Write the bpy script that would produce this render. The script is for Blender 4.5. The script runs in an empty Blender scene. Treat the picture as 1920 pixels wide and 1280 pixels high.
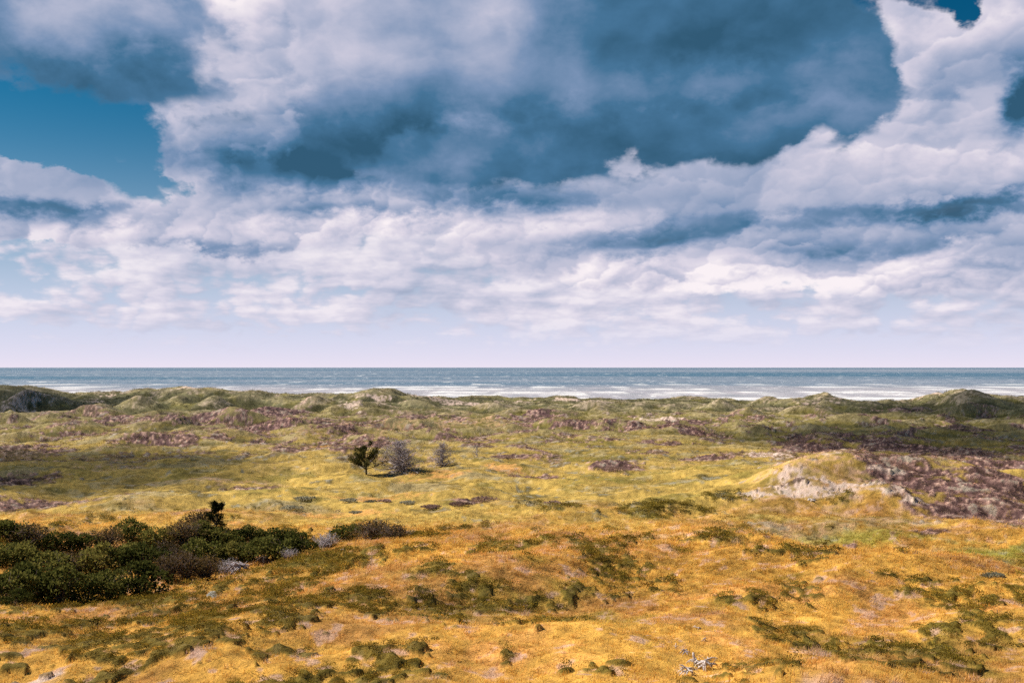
import bpy, bmesh, math, random
import numpy as np
from mathutils import Vector, Matrix

random.seed(7)
rng = np.random.default_rng(11)
scene = bpy.context.scene
COL = scene.collection
R = math.radians

# ------------------------------------------------------------------ camera
FPX = 1867.0                      # focal length in photograph pixels (1920 wide)
HX, HY = 960.0, 688.0             # where the level line of sight meets the photograph
CAMZ = 28.0                       # lookout height above the sea
cam_data = bpy.data.cameras.new('camera')
cam = bpy.data.objects.new('camera', cam_data)
COL.objects.link(cam)
cam.location = (0, 0, CAMZ)
cam.rotation_euler = (R(90), 0, 0)
cam_data.sensor_width = 36.0
cam_data.lens = 36.0 * FPX / 1920.0
cam_data.shift_y = (HY - 640.0) / 1920.0
cam_data.clip_start = 0.5
cam_data.clip_end = 90000.0
scene.camera = cam

# ------------------------------------------------------------------ render settings
scene.render.engine = 'CYCLES'
scene.cycles.max_bounces = 5
scene.cycles.diffuse_bounces = 2
scene.cycles.glossy_bounces = 2
scene.cycles.transparent_max_bounces = 6
scene.cycles.use_denoising = False
scene.cycles.use_adaptive_sampling = True
scene.cycles.adaptive_threshold = 0.02
scene.cycles.sample_clamp_indirect = 6.0
scene.view_settings.view_transform = 'Standard'
scene.view_settings.look = 'None'
scene.view_settings.gamma = 1.0
scene.view_settings.exposure = 0.6
scene.view_settings.use_curve_mapping = False

SUN_EL, SUN_AZ = 42.0, -70.0      # degrees; azimuth measured from the view direction, negative = left


# ------------------------------------------------------------------ a small writer for node trees
class Ex:
    """a socket in a node tree that can be added, multiplied ..."""
    def __init__(self, tree, sock):
        self.t, self.s = tree, sock

    def _m(self, op, *a, clamp=False):
        n = self.t.nodes.new('ShaderNodeMath')
        n.operation = op
        n.use_clamp = clamp
        for i, v in enumerate((self,) + a):
            put(self.t, n.inputs[i], v)
        return Ex(self.t, n.outputs[0])

    def __add__(s, o): return s._m('ADD', o)
    __radd__ = __add__
    def __sub__(s, o): return s._m('SUBTRACT', o)
    def __rsub__(s, o): return (s * -1.0) + o
    def __mul__(s, o): return s._m('MULTIPLY', o)
    __rmul__ = __mul__
    def __truediv__(s, o): return s._m('DIVIDE', o)
    def max(s, o): return s._m('MAXIMUM', o)
    def min(s, o): return s._m('MINIMUM', o)
    def pow(s, o): return s._m('POWER', o)
    def abs(s): return s._m('ABSOLUTE')
    def clamp(s): return s._m('ADD', 0.0, clamp=True)

    def step(s, a, b, lo=0.0, hi=1.0):
        n = s.t.nodes.new('ShaderNodeMapRange')
        n.interpolation_type = 'SMOOTHSTEP'
        put(s.t, n.inputs['Value'], s)
        n.inputs['From Min'].default_value = a
        n.inputs['From Max'].default_value = b
        n.inputs['To Min'].default_value = lo
        n.inputs['To Max'].default_value = hi
        return Ex(s.t, n.outputs[0])


def put(tree, inp, v):
    if isinstance(v, Ex):
        tree.links.new(v.s, inp)
    elif isinstance(v, (tuple, list)):
        dv = inp.default_value
        inp.default_value = tuple(v) + ((1.0,) if len(dv) == 4 and len(v) == 3 else ())
    else:
        inp.default_value = v


class Tree:
    def __init__(self, tree):
        self.t = tree

    def new(self, kind, **kw):
        n = self.t.nodes.new(kind)
        for k, v in kw.items():
            setattr(n, k, v)
        return n

    def vec(self, op, a, b=None, scale=None):
        n = self.new('ShaderNodeVectorMath', operation=op)
        put(self.t, n.inputs[0], a)
        if b is not None:
            put(self.t, n.inputs[1], b)
        if scale is not None:
            put(self.t, n.inputs['Scale'], scale)
        return Ex(self.t, n.outputs['Value' if op in ('DOT_PRODUCT', 'LENGTH', 'DISTANCE') else 'Vector'])

    def xyz(self, x=0.0, y=0.0, z=0.0):
        n = self.new('ShaderNodeCombineXYZ')
        for i, v in enumerate((x, y, z)):
            put(self.t, n.inputs[i], v)
        return Ex(self.t, n.outputs[0])

    def sep(self, v):
        n = self.new('ShaderNodeSeparateXYZ')
        put(self.t, n.inputs[0], v)
        return [Ex(self.t, o) for o in n.outputs]

    def noise(self, v, scale, detail=4.0, rough=0.5, dim='3D', colour=False, lac=2.0, dist=0.0):
        n = self.new('ShaderNodeTexNoise', noise_dimensions=dim)
        put(self.t, n.inputs['Vector'], v)
        n.inputs['Scale'].default_value = scale
        n.inputs['Detail'].default_value = detail
        n.inputs['Roughness'].default_value = rough
        n.inputs['Lacunarity'].default_value = lac
        n.inputs['Distortion'].default_value = dist
        return Ex(self.t, n.outputs['Color' if colour else 0])

    def voronoi(self, v, scale, detail=0.0, rough=0.5, dim='2D', feature='F1', out='Distance', rand=1.0):
        n = self.new('ShaderNodeTexVoronoi', voronoi_dimensions=dim, feature=feature)
        put(self.t, n.inputs['Vector'], v)
        n.inputs['Scale'].default_value = scale
        n.inputs['Detail'].default_value = detail
        n.inputs['Roughness'].default_value = rough
        n.inputs['Randomness'].default_value = rand
        if feature == 'SMOOTH_F1':
            n.inputs['Smoothness'].default_value = 0.6
        return Ex(self.t, n.outputs[out])

    def mix(self, fac, a, b, mode='MIX'):
        n = self.new('ShaderNodeMix', data_type='RGBA', blend_type=mode)
        put(self.t, n.inputs[0], fac)
        put(self.t, n.inputs[6], a)
        put(self.t, n.inputs[7], b)
        return Ex(self.t, n.outputs[2])

    def ramp(self, fac, stops, interp='LINEAR'):
        n = self.new('ShaderNodeValToRGB')
        n.color_ramp.interpolation = interp
        el = n.color_ramp.elements
        while len(el) < len(stops):
            el.new(0.5)
        for e, (p, c) in zip(el, stops):
            e.position = p
            e.color = tuple(c) + (1.0,)
        put(self.t, n.inputs[0], fac)
        return Ex(self.t, n.outputs[0])


# ------------------------------------------------------------------ sky: clear Nishita sky with a deck of cumulus
def sky_dir(px, py):
    """azimuth and elevation in degrees of a direction seen in the photograph"""
    a, b = (px - HX) / FPX, (HY - py) / FPX
    return math.degrees(math.atan2(a, 1.0)), math.degrees(math.atan2(b, math.hypot(a, 1.0)))


world = bpy.data.worlds.new('World')
scene.world = world
world.use_nodes = True
world.node_tree.nodes.clear()
W = Tree(world.node_tree)
KS = 0.50


def build_sky():
    d = Ex(W.t, W.new('ShaderNodeTexCoord').outputs['Generated'])
    X, Y, Z0 = W.sep(d)
    Z = Z0.max(0.0)
    el = Z._m('ARCSINE') * 57.29578
    az = X._m('ARCTAN2', Y) * 57.29578
    zk = Z + KS
    Q = W.xyz(X / zk, Y / zk, 0.0)              # cloud deck seen from below: it shrinks towards the horizon

    sky = W.new('ShaderNodeTexSky', sky_type='NISHITA')
    sky.sun_disc = False
    sky.sun_elevation = R(SUN_EL)
    sky.sun_rotation = R(SUN_AZ)
    sky.altitude = 30
    sky.air_density = 1.0
    sky.dust_density = 0.6
    sky.ozone_density = 3.0
    clear = W.vec('MULTIPLY', Ex(W.t, sky.outputs[0]), (0.004, 0.158, 0.215))
    clear = W.vec('SCALE', clear, scale=0.19)

    # slow warp that frays every outline
    w1 = W.vec('SUBTRACT', W.noise(Q, 3.2, 5, 0.62, '2D', colour=True), (0.5, 0.5, 0.5))
    w2 = W.vec('SUBTRACT', W.noise(Q, 13.0, 5, 0.66, '2D', colour=True), (0.5, 0.5, 0.5))
    P = W.xyz(az, el, 0.0)
    Pw = W.vec('ADD', P, W.vec('MULTIPLY', w1, (5.0, 2.6, 0.0)))
    Pw = W.vec('ADD', Pw, W.vec('MULTIPLY', w2, (2.4, 1.9, 0.0)))

    Qw = W.vec('ADD', Q, W.vec('SCALE', w1, scale=0.07))

    def puff(scale, off=(0, 0, 0), vw=0.5, det=7, vd=3.0):
        q = W.vec('ADD', Qw, off)
        n = W.noise(q, scale, det, 0.56, '2D')
        if not vw:
            return n
        v = W.voronoi(q, scale * 2.5, vd, 0.60, '2D', 'F1')          # rounded cauliflower heads
        return n * (1.0 - vw) + (0.92 - v) * vw

    def blobs(lst, p):
        tot = None
        for px, py, rx, ry, amp in lst:
            a, e = sky_dir(px, py)
            ka = math.degrees(1.0 / FPX) * math.cos(R(a)) ** 2
            ke = math.degrees(1.0 / FPX) * math.cos(R(a))
            ia, ie = 1.0 / (rx * ka), 1.0 / (ry * ke)
            n = W.new('ShaderNodeVectorMath', operation='MULTIPLY_ADD')
            W.t.links.new(p.s, n.inputs[0])
            n.inputs[1].default_value = (ia, ie, 0.0)
            n.inputs[2].default_value = (-a * ia, -e * ie, 0.0)
            q = Ex(W.t, n.outputs[0])
            dd = W.vec('DOT_PRODUCT', q, q)
            n = W.new('ShaderNodeMath', operation='POWER')
            n.inputs[0].default_value = 0.5
            W.t.links.new(dd.s, n.inputs[1])
            tot = Ex(W.t, n.outputs[0])._m('MULTIPLY_ADD', amp, tot if tot is not None else 0.0)
        return tot

    CL = [(0.00, (0.026, 0.085, 0.150)), (0.22, (0.052, 0.145, 0.260)), (0.42, (0.160, 0.240, 0.385)),
          (0.62, (0.355, 0.385, 0.510)), (0.80, (0.560, 0.530, 0.625)), (1.0, (0.800, 0.735, 0.760))]

    # haze that pales the sky towards the horizon all the way round
    hz = ((el * 0.135).pow(2.0) * -1.0)._m('EXPONENT')
    sk = W.mix((hz * 0.98).clamp(), clear, (0.52, 0.56, 0.72))

    # rounded lobes of three sizes, each lit on its upper left
    wq = W.vec('ADD', W.vec('ADD', Q, W.vec('SCALE', w1, scale=0.17)), W.vec('SCALE', w2, scale=0.055))

    def lobes(scale, off):
        n = W.new('ShaderNodeTexVoronoi', voronoi_dimensions='2D', feature='SMOOTH_F1')
        q = W.vec('ADD', wq, off)
        W.t.links.new(q.s, n.inputs['Vector'])
        n.inputs['Scale'].default_value = scale
        n.inputs['Smoothness'].default_value = 0.5
        away = W.vec('SUBTRACT', q, Ex(W.t, n.outputs['Position']))
        lit = W.vec('DOT_PRODUCT', away, (-0.62 * scale, -0.78 * scale, 0.0))
        return Ex(W.t, n.outputs['Distance']), lit
    dA, lA = lobes(4.6, (1.7, 0.4, 0.0))
    dB, lB = lobes(10.5, (0.3, 2.1, 0.0))
    dC, lC = lobes(25.0, (5.3, 1.1, 0.0))

    lo2 = W.noise(W.vec('MULTIPLY', Qw, (0.8, 1.3, 0.0)), 2.6, 2, 0.5, '2D')
    # 1. far small cumulus
    q2 = W.vec('ADD', W.vec('MULTIPLY', Q, (1.0, 1.0, 1.0)), (3.1, 7.7, 0.0))
    zf = Z + 0.19
    Qf = W.xyz(X / zf, Y / zf, 0.0)
    f1 = W.noise(Qf, 1.7, 7, 0.58, '2D')
    f1b = W.noise(W.vec('ADD', Qf, (-0.06, -0.11, 0.0)), 1.7, 4, 0.58, '2D')
    ff = f1 * 0.62 + (0.80 - dB) * 0.20 + (0.80 - dC) * 0.26
    bias1 = blobs([(110, 500, 190, 45, -0.13), (560, 415, 80, 22, -0.10), (960, 465, 70, 22, -0.10), (1890, 440, 60, 24, -0.12), (250, 520, 420, 70, 0.10), (330, 430, 300, 75, 0.16), (900, 480, 420, 90, 0.16), (1500, 500, 600, 120, 0.18), (90, 480, 240, 60, 0.05),
                   (960, 590, 1500, 40, 0.10)], P)
    a1 = (ff + bias1).step(0.515, 0.70)
    li1 = (f1 - f1b) * 1.2 + 0.74 + (ff - 0.5) * 0.5 + lB * 0.11 + lC * 0.08 + (lo2 - 0.5) * 0.7
    c1 = W.mix(0.30, W.ramp(li1, CL), (0.62, 0.59, 0.68))
    fade1 = el.step(0.2, 3.2) * (1.0 - el.step(7.5, 12.0))
    sk = W.mix(a1 * fade1 * 0.9, sk, c1)

    # 2. bright billows
    nz = W.noise(W.vec('ADD', Qw, (1.7, 0.4, 0.0)), 3.1, 6, 0.56, '2D')
    n2 = nz * 0.50 + (0.80 - dA) * 0.26 + (0.80 - dB) * 0.19 + (0.80 - dC) * 0.12
    am2 = lo2.step(0.35, 0.65, 0.55, 1.25)
    lit2 = (lA * 0.24 + lB * 0.19 + lC * 0.13) * am2
    cov2 = blobs([
        (1150, 345, 330, 105, 0.95), (1480, 350, 280, 115, 0.95), (1790, 250, 180, 190, 1.1), (1690, 110, 70, 90, 0.9),
        (1890, 70, 90, 110, 1.0),
        (900, 340, 150, 60, 0.7), (640, 370, 200, 42, 0.8), (80, 330, 190, 68, 1.35), (400, 425, 130, 44, 1.1),
        (490, 110, 140, 210, 1.2), (330, 270, 110, 62, 1.0), (600, 250, 240, 100, 0.95),
        (1650, 470, 330, 60, 0.8), (60, 445, 130, 26, 0.7), (1100, 500, 260, 36, 0.5),
        (1795, 40, 36, 44, -0.95), (1742, 112, 24, 34, -0.8), (1722, 10, 36, 24, -0.4), (150, 258, 150, 48, -1.5), (275, 345, 80, 36, -0.9)], Pw)
    far = blobs([(960, 260, 1500, 420, 1.0)], P)
    n2o = (n2 - 0.53) * 0.9
    F2 = cov2 - 0.46 + n2o + (1.0 - far) * 0.42
    a2 = F2.step(-0.02, 0.24)
    dk2 = blobs([
        (960, 376, 140, 16, 0.36), (1200, 455, 160, 15, 0.36), (1440, 420, 170, 18, 0.30), (1810, 394, 150, 16, 0.58),
        (620, 305, 250, 46, 0.72), (1540, 480, 130, 20, 0.24), (80, 400, 180, 18, 0.45), (1910, 185, 30, 46, 0.80),
        (410, 474, 150, 14, 0.32), (700, 396, 170, 12, 0.32), (1830, 468, 110, 30, 0.24), (600, 170, 70, 100, 0.12), (1740, 205, 36, 45, 0.16), (790, 240, 120, 60, 0.35)], Pw)
    br2 = blobs([(470, 60, 70, 120, 0.05), (1660, 120, 50, 100, 0.06), (1180, 290, 200, 60, 0.06), (1080, 430, 110, 30, 0.10), (1880, 20, 80, 40, .1)], Pw)
    li2 = lit2 + 0.74 + (lo2 - 0.5) * 0.55 + br2 - dk2 * 1.05 - F2.step(0.5, 1.3) * 0.06
    li2 = li2 + (1.0 - F2.step(0.02, 0.30)) * 0.08
    sk = W.mix(a2 * 0.97, sk, W.ramp(li2, CL))

    # 3. the dark deck in front
    n3 = puff(3.0, (4.2, 2.9, 0.0), 0.0)
    n3b = puff(3.0, (4.2 - 0.045, 2.9 - 0.06, 0.0), 0.0, 3)
    cov3 = blobs([
        (1290, 60, 320, 190, 1.2), (950, 110, 300, 160, 1.1), (1000, 240, 300, 62, 0.85), (1480, 170, 150, 100, 0.9), (1165, 262, 34, 46, -0.6), (1520, 235, 40, 46, -0.6),
        (1720, 120, 70, 160, -0.6),
        (170, 60, 330, 110, 1.25), (620, 30, 120, 90, 0.30), (730, 235, 190, 70, 0.75),
        (525, 90, 46, 150, -0.6), (110, 262, 190, 46, -1.2)], Pw)
    F3 = cov3 - 0.50 + (n3 - 0.53) * 1.25 + (0.42 - dB) * 0.28 + (0.42 - dC) * 0.20 + (1.0 - far) * 0.40
    a3 = F3.step(-0.02, 0.30)
    br3 = blobs([(690, 275, 190, 46, -0.20), (980, 245, 230, 46, -0.10), (600, 70, 110, 170, 0.26), (60, 70, 90, 50, 0.16), (760, 50, 230, 120, 0.34), (1010, 100, 160, 90, 0.20), (1380, 155, 130, 34, 0.24), (1130, 170, 120, 60, 0.12), (1560, 150, 60, 60, 0.10),
                 (230, 25, 180, 50, 0.36), (340, 50, 110, 55, 0.20), (30, 60, 80, 50, 0.16),
                 (1280, 60, 200, 60, -0.12), (200, 165, 200, 34, -0.08), (900, 245, 300, 40, -0.05)], Pw)
    li3 = br3 + 0.17 + (n3 - n3b) * 0.9 + lA * 0.12 + lB * 0.06 + (n3 - 0.5) * 0.25 + (1.0 - F3.step(0.02, 0.36)) * 0.12
    sk = W.mix(a3, sk, W.ramp(li3, CL))

    # the sea air closes over everything at the horizon
    hz2 = (el * -0.62)._m('EXPONENT')
    sk = W.mix((hz2 * 0.92).clamp(), sk, (0.70, 0.635, 0.735))
    bg = W.new('ShaderNodeBackground')
    W.t.links.new(sk.s, bg.inputs['Color'])
    bg.inputs['Strength'].default_value = 0.80
    out = W.new('ShaderNodeOutputWorld')
    W.t.links.new(bg.outputs[0], out.inputs[0])


build_sky()
world.cycles.sampling_method = 'MANUAL'
world.cycles.sample_map_resolution = 512

sun_data = bpy.data.lights.new('sun', 'SUN')
sun_data.energy = 5.0
sun_data.angle = R(0.53)
sun_data.color = (1.0, 0.93, 0.82)
sun = bpy.data.objects.new('sun', sun_data)
COL.objects.link(sun)
SUN_DIR = Vector((math.sin(R(SUN_AZ)) * math.cos(R(SUN_EL)), math.cos(R(SUN_AZ)) * math.cos(R(SUN_EL)), math.sin(R(SUN_EL))))
sun.rotation_euler = SUN_DIR.to_track_quat('Z', 'Y').to_euler()
sun.location = (-60, 0, 90)


# ------------------------------------------------------------------ numpy noise
_P = np.random.default_rng(5).permutation(4096).astype(np.int32)
_A = np.random.default_rng(6).random(4096) * 2 * np.pi
_GX, _GY = np.cos(_A).astype(np.float32), np.sin(_A).astype(np.float32)


def gnoise(x, y, seed=0):
    """gradient noise, about -0.7 .. 0.7"""
    x, y = np.asarray(x, dtype=np.float64), np.asarray(y, dtype=np.float64)
    ix, iy = np.floor(x), np.floor(y)
    fx, fy = (x - ix).astype(np.float32), (y - iy).astype(np.float32)
    ix, iy = ix.astype(np.int32) + seed * 131, iy.astype(np.int32) + seed * 57
    ux, uy = fx * fx * fx * (fx * (fx * 6 - 15) + 10), fy * fy * fy * (fy * (fy * 6 - 15) + 10)
    pa, pb = _P[ix & 4095], _P[(ix + 1) & 4095]

    def corner(p, dy, ox, oy):
        h = _P[(p + iy + dy) & 4095]
        return _GX[h] * ox + _GY[h] * oy
    a = corner(pa, 0, fx, fy)
    a += (corner(pb, 0, fx - 1, fy) - a) * ux
    b = corner(pa, 1, fx, fy - 1)
    b += (corner(pb, 1, fx - 1, fy - 1) - b) * ux
    return a + (b - a) * uy


def fbm(x, y, octaves=4, seed=0, gain=0.5):
    s, a = 0.0, 1.0
    for o in range(octaves):
        s = s + a * gnoise(x * 2.0 ** o + 17.3 * o, y * 2.0 ** o - 9.1 * o, seed + o)
        a *= gain
    return s


def sstep(a, b, v):
    v = np.clip((v - a) / (b - a), 0, 1)
    return v * v * (3 - 2 * v)


# ------------------------------------------------------------------ the lie of the land
PROF = np.array([(-400, 15), (-120, 19), (-30, 25.5), (-6, 26.3), (2, 26.0), (6, 24.6), (10, 23.2), (20, 19.9), (36, 16.6), (50, 14.8), (65, 13.65),
                 (78, 12.9), (98, 11.6), (125, 10.3), (160, 9.6), (175, 9.5), (210, 9.3), (260, 8.5), (320, 7.6), (370, 7.2),
                 (420, 6.9), (480, 7.2), (560, 8.0), (620, 6.0), (670, 2.0), (720, 0.0), (760, -3.0), (900, -9.0)], dtype=float)
SIL = np.array([(-400, 738), (-150, 733), (0, 724), (40, 724), (100, 731), (140, 741), (160, 735), (205, 731), (230, 735), (280, 729), (300, 733),
                (330, 728), (390, 729), (420, 733), (440, 737), (480, 736), (560, 739), (620, 738), (645, 743), (670, 741), (690, 735), (708, 732),
                (735, 735), (762, 745), (800, 747), (850, 746), (880, 744), (935, 745), (960, 748), (975, 746), (1000, 747), (1020, 745),
                (1040, 742), (1060, 743), (1078, 745), (1090, 750), (1110, 748), (1150, 751), (1200, 752), (1240, 751), (1260, 749), (1282, 745),
                (1320, 744), (1370, 750), (1395, 756), (1415, 752), (1440, 746), (1458, 745), (1468, 749), (1500, 750), (1530, 744), (1560, 743),
                (1590, 748), (1620, 753), (1660, 755), (1700, 754), (1720, 751), (1735, 742), (1760, 739), (1772, 742), (1790, 734), (1815, 730),
                (1830, 732), (1860, 740), (1890, 745), (1920, 747), (2050, 740), (2200, 750), (2500, 738)], dtype=float)


def wx(px, Y):
    return (px - HX) / FPX * Y


def zpix(py, Y):
    return CAMZ - (py - HY) / FPX * Y


def base_profile(Y):
    # monotone-smooth lookup: linear interpolation averaged over a small window
    w = 0.06 * np.abs(Y) + 2.0
    return sum(np.interp(Y + k * w, PROF[:, 0], PROF[:, 1]) for k in (-1.0, -0.5, 0.0, 0.5, 1.0)) / 5.0


# hills: photo column and row of the top, distance, half width (m), half depth (m), skew of the ridge in the ground plane (degrees)
HILLS = [
    # right hill with the bare sandy face
    (1585, 844, 142, 14.0, 22.0, -15), (1720, 870, 141, 12.0, 17.0, 0), (1850, 883, 139, 13.0, 15.0, 0), (1490, 882, 131, 8.0, 11.0, 0),
    (1985, 902, 137, 13.0, 13.0, 0),
    (1655, 922, 122, 7.5, 5.0, -32), (1790, 968, 106, 8.5, 4.5, -32),
    # darker heath hills behind it
    (1525, 822, 255, 10.0, 11.0, 0), (1630, 818, 262, 14.0, 12.0, 0), (1745, 836, 250, 14.0, 10.0, 0), (1860, 850, 240, 12.0, 10.0, 0),
    # left heather dunes
    (440, 765, 350, 17.0, 16.0, 0), (300, 786, 315, 15.0, 14.0, 10), (410, 812, 262, 13.0, 10.0, 0), (250, 822, 250, 12.0, 10.0, 0),
    (560, 797, 300, 14.0, 11.0, 0), (640, 806, 285, 12.0, 9.0, 0), (150, 795, 300, 10.0, 9.0, 0), (40, 880, 170, 10.0, 9.0, 0),
    (180, 765, 400, 14.0, 14.0, 0), (520, 770, 400, 22.0, 16.0, 0),
    # middle line of low dunes
    (735, 784, 330, 7.0, 9.0, 0), (790, 795, 320, 16.0, 11.0, 0), (900, 797, 320, 18.0, 10.0, 0), (1030, 794, 322, 14.0, 10.0, 0),
    (1140, 799, 315, 16.0, 10.0, 0), (1060, 836, 236, 13.0, 9.0, 0), (1290, 778, 385, 18.0, 15.0, 0), (1400, 775, 400, 20.0, 15.0, 0),
    (1010, 768, 425, 26.0, 18.0, 0), (850, 775, 420, 24.0, 16.0, 0), (680, 762, 430, 24.0, 18.0, 0), (1180, 766, 440, 22.0, 15.0, 0),
    (1500, 762, 430, 22.0, 16.0, 0), (1700, 780, 380, 24.0, 16.0, 0), (1830, 765, 420, 22.0, 18.0, 0),
    (190, 750, 430, 12.0, 14.0, 0), (260, 748, 455, 12.0, 14.0, 0), (335, 741, 475, 14.0, 16.0, 0), (590, 750, 455, 16.0, 14.0, 0), (640, 757, 425, 12.0, 14.0, 0),
    (780, 757, 455, 16.0, 14.0, 0), (930, 760, 450, 16.0, 14.0, 0), (1110, 758, 460, 15.0, 14.0, 0), (1350, 757, 455, 18.0, 14.0, 0), (1440, 753, 470, 14.0, 15.0, 0),
    (1570, 750, 470, 16.0, 15.0, 0), (1660, 766, 430, 18.0, 14.0, 0), (110, 775, 370, 14.0, 13.0, 0), (30, 790, 330, 14.0, 12.0, 0), (1590, 790, 340, 18.0, 13.0, 0),
    (1260, 800, 318, 14.0, 12.0, 0), (1380, 830, 250, 12.0, 10.0, 0), (900, 830, 255, 14.0, 9.0, 0), (1210, 850, 215, 13.0, 8.0, 0),
    (1820, 735, 470, 20.0, 28.0, 0), (705, 738, 490, 16.0, 24.0, 0), (60, 733, 470, 24.0, 28.0, 0), (400, 740, 470, 14.0, 20.0, 0),
    # spur that climbs from the foreground towards the sandy hill
    (1130, 972, 112, 8.0, 8.0, 40), (1260, 945, 122, 8.0, 8.0, 40), (1380, 912, 130, 7.0, 7.0, 30),
    # near rise in the middle and on the right
    (1000, 1042, 70, 11.0, 8.0, 15), (1190, 980, 98, 10.0, 8.0, 30), (640, 1150, 53, 8.0, 5.0, 10),
    (1900, 1088, 60, 9.0, 6.0, 12), (1700, 1056, 67, 8.0, 6.0, 12), (1500, 1026, 76, 9.0, 7.0, 10), (1320, 1000, 88, 9.0, 7.0, 10), (1130, 1010, 86, 12.0, 8.0, 0), (760, 1022, 84, 9.0, 7.0, -15),
    (1560, 1185, 48, 6.0, 4.0, 0), (880, 1075, 66, 8.0, 5.0, 0), (420, 1150, 53, 5.5, 4.0, 0), (60, 1165, 50, 5.0, 4.0, 0),
]
# hollows: photo column, distance, depth (m), half width, half depth
HOLLOWS = [(190, 72, 2.1, 13.0, 12.0), (420, 84, 1.5, 11.0, 10.0), (1900, 86, 1.5, 18.0, 11.0), (1560, 98, 1.1, 15.0, 9.0), (1000, 58, 0.4, 8, 5)]


def land(x, Y):
    """ground height without the fine relief"""
    z = base_profile(Y)
    for px, Yc, dep, wx_, wy_ in HOLLOWS:
        z = z - dep * np.exp(-((x - wx(px, Yc)) / wx_) ** 2 - ((Y - Yc) / wy_) ** 2)
    p = 2.6
    acc = np.zeros(np.shape(x))               # soft maximum, so that neighbours do not pile up
    for px, py, Yc, a, b, sk in HILLS:
        if Yc > 300:
            a, b = a * 0.68, b * 0.66
        xc = wx(px, Yc)
        c, s = math.cos(R(sk)), math.sin(R(sk))
        dx, dy = x - xc, Y - Yc
        u, v = (dx * c + dy * s) / a, (-dx * s + dy * c) / b
        zb = float(base_profile(np.array(Yc)))
        for hx, hYc, dep, wx_, wy_ in HOLLOWS:
            zb -= dep * math.exp(-((xc - wx(hx, hYc)) / wx_) ** 2 - ((Yc - hYc) / wy_) ** 2)
        h = zpix(py, Yc) - zb
        if h < 0.15:
            h = 0.15
        rr = u * u + v * v
        k = rr < 7.0
        g = np.exp(-rr[k]) * (1 - 0.35 * rr[k] * np.exp(-rr[k]))
        acc[k] += (h * g) ** p
    z = z + acc ** (1 / p)
    # coastal ridge
    Yr = 545.0 + 34.0 * np.sin(x * 0.021 + 0.6) + 16.0 * np.sin(x * 0.057 + 2.0)
    zc = zpix(np.interp(HX + FPX * x / Yr, SIL[:, 0], SIL[:, 1]), Yr)
    d = Y - Yr
    ridge = np.where(d < 0, np.exp(-(d / 44.0) ** 2), np.exp(-(d / 26.0) ** 2))
    z = np.where(d < 60, np.maximum(z, z + (zc - z) * ridge), z)
    z = np.where((d >= -30), z + (np.minimum(z, zc) - z) * sstep(-30, -6, d), z)
    return z


def relief(x, Y, z):
    """hummocks, slumps and small dunes"""
    calm = 1.0 - 0.82 * np.exp(-((Y - 545) / 40.0) ** 2)
    far = sstep(190, 300, Y) * (1 - 0.6 * sstep(500, 540, Y))
    z = z + 1.5 * fbm(x / 14.0, Y / 13.0, 3, 21) * calm * (1 - 0.55 * far)
    rg = 1.0 - 2.0 * np.abs(gnoise(x / 46.0 + 0.35 * gnoise(x / 30, Y / 30, 33), Y / 38.0, 31))
    rg = rg + 0.5 * (1.0 - 2.4 * np.abs(gnoise(x / 19.0, Y / 19.0, 32)))
    z = z + 4.0 * (rg - 0.80) * far
    z = z + 0.16 * fbm(x / 2.6, Y / 2.6, 3, 41) * calm
    return z


def first_hit(px, py):
    """distance at which the line of sight through a photo point meets the land"""
    Ys = np.geomspace(22, 640, 900)
    zz = land(wx(px, Ys), Ys)
    zl = zpix(py, Ys)
    k = np.argmax(zz >= zl)
    return float(Ys[k]) if zz[k] >= zl[k] else 560.0


def patch(x, Y, lst, rag, sharp=0.35):
    """union of ragged ground patches placed on the land"""
    m = np.zeros_like(x)
    for px, py, rx, ry in lst:
        Yc = first_hit(px, py)
        Yf = min(first_hit(px, py - ry), Yc * 1.3)
        Yn = max(first_hit(px, py + ry), Yc * 0.78)
        b = max((Yf - Yn) / 2, 1.0)
        a = rx * Yc / FPX
        xc = wx(px, Yc)
        sel = (np.abs(x - xc) < 2.2 * a) & (np.abs(Y - (Yf + Yn) / 2) < 2.2 * b)
        if not sel.any():
            continue
        d = np.sqrt(((x[sel] - xc) / a) ** 2 + ((Y[sel] - (Yf + Yn) / 2) / b) ** 2)
        m[sel] = np.maximum(m[sel], sstep(0, sharp, 1.0 - d + rag[sel]))
    return m


# grid: fine where the photograph looks, coarse beyond
core = np.linspace(-0.60, 0.60, 1121)
wing = 0.60 + np.geomspace(0.002, 2.2, 40)
TT = np.concatenate([-wing[::-1], core, wing])
YY = np.concatenate([np.linspace(10, 34, 26)[:-1], np.geomspace(34, 112, 340)[:-1], np.geomspace(112, 330, 250)[:-1],
                     np.geomspace(330, 600, 190)[:-1], np.geomspace(600, 800, 24)])
GX, GY = TT[None, :] * YY[:, None], np.repeat(YY[:, None], len(TT), 1)
NR, NC = GX.shape
gx, gy = GX.ravel(), GY.ravel()
gz0 = land(gx, gy)
gz = relief(gx, gy, gz0)

# how far a point stands above the land round it (pale dry crests and dark hollows, with lit and shaded contrast painted in)
_Z = gz.reshape(NR, NC)
_acc = np.zeros_like(_Z)
for di, dj in ((12, 0), (-12, 0), (0, 18), (0, -18), (8, 13), (-8, 13), (8, -13), (-8, -13)):
    _acc += np.roll(np.roll(_Z, di, 0), dj, 1)
crest = np.clip((_Z - _acc / 8).ravel() / (0.0016 * gy + 0.10), -3, 3)

# ---------------------------------------------------------------- what grows where
def unit(v):
    return (v - v.mean()) / v.std()


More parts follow.
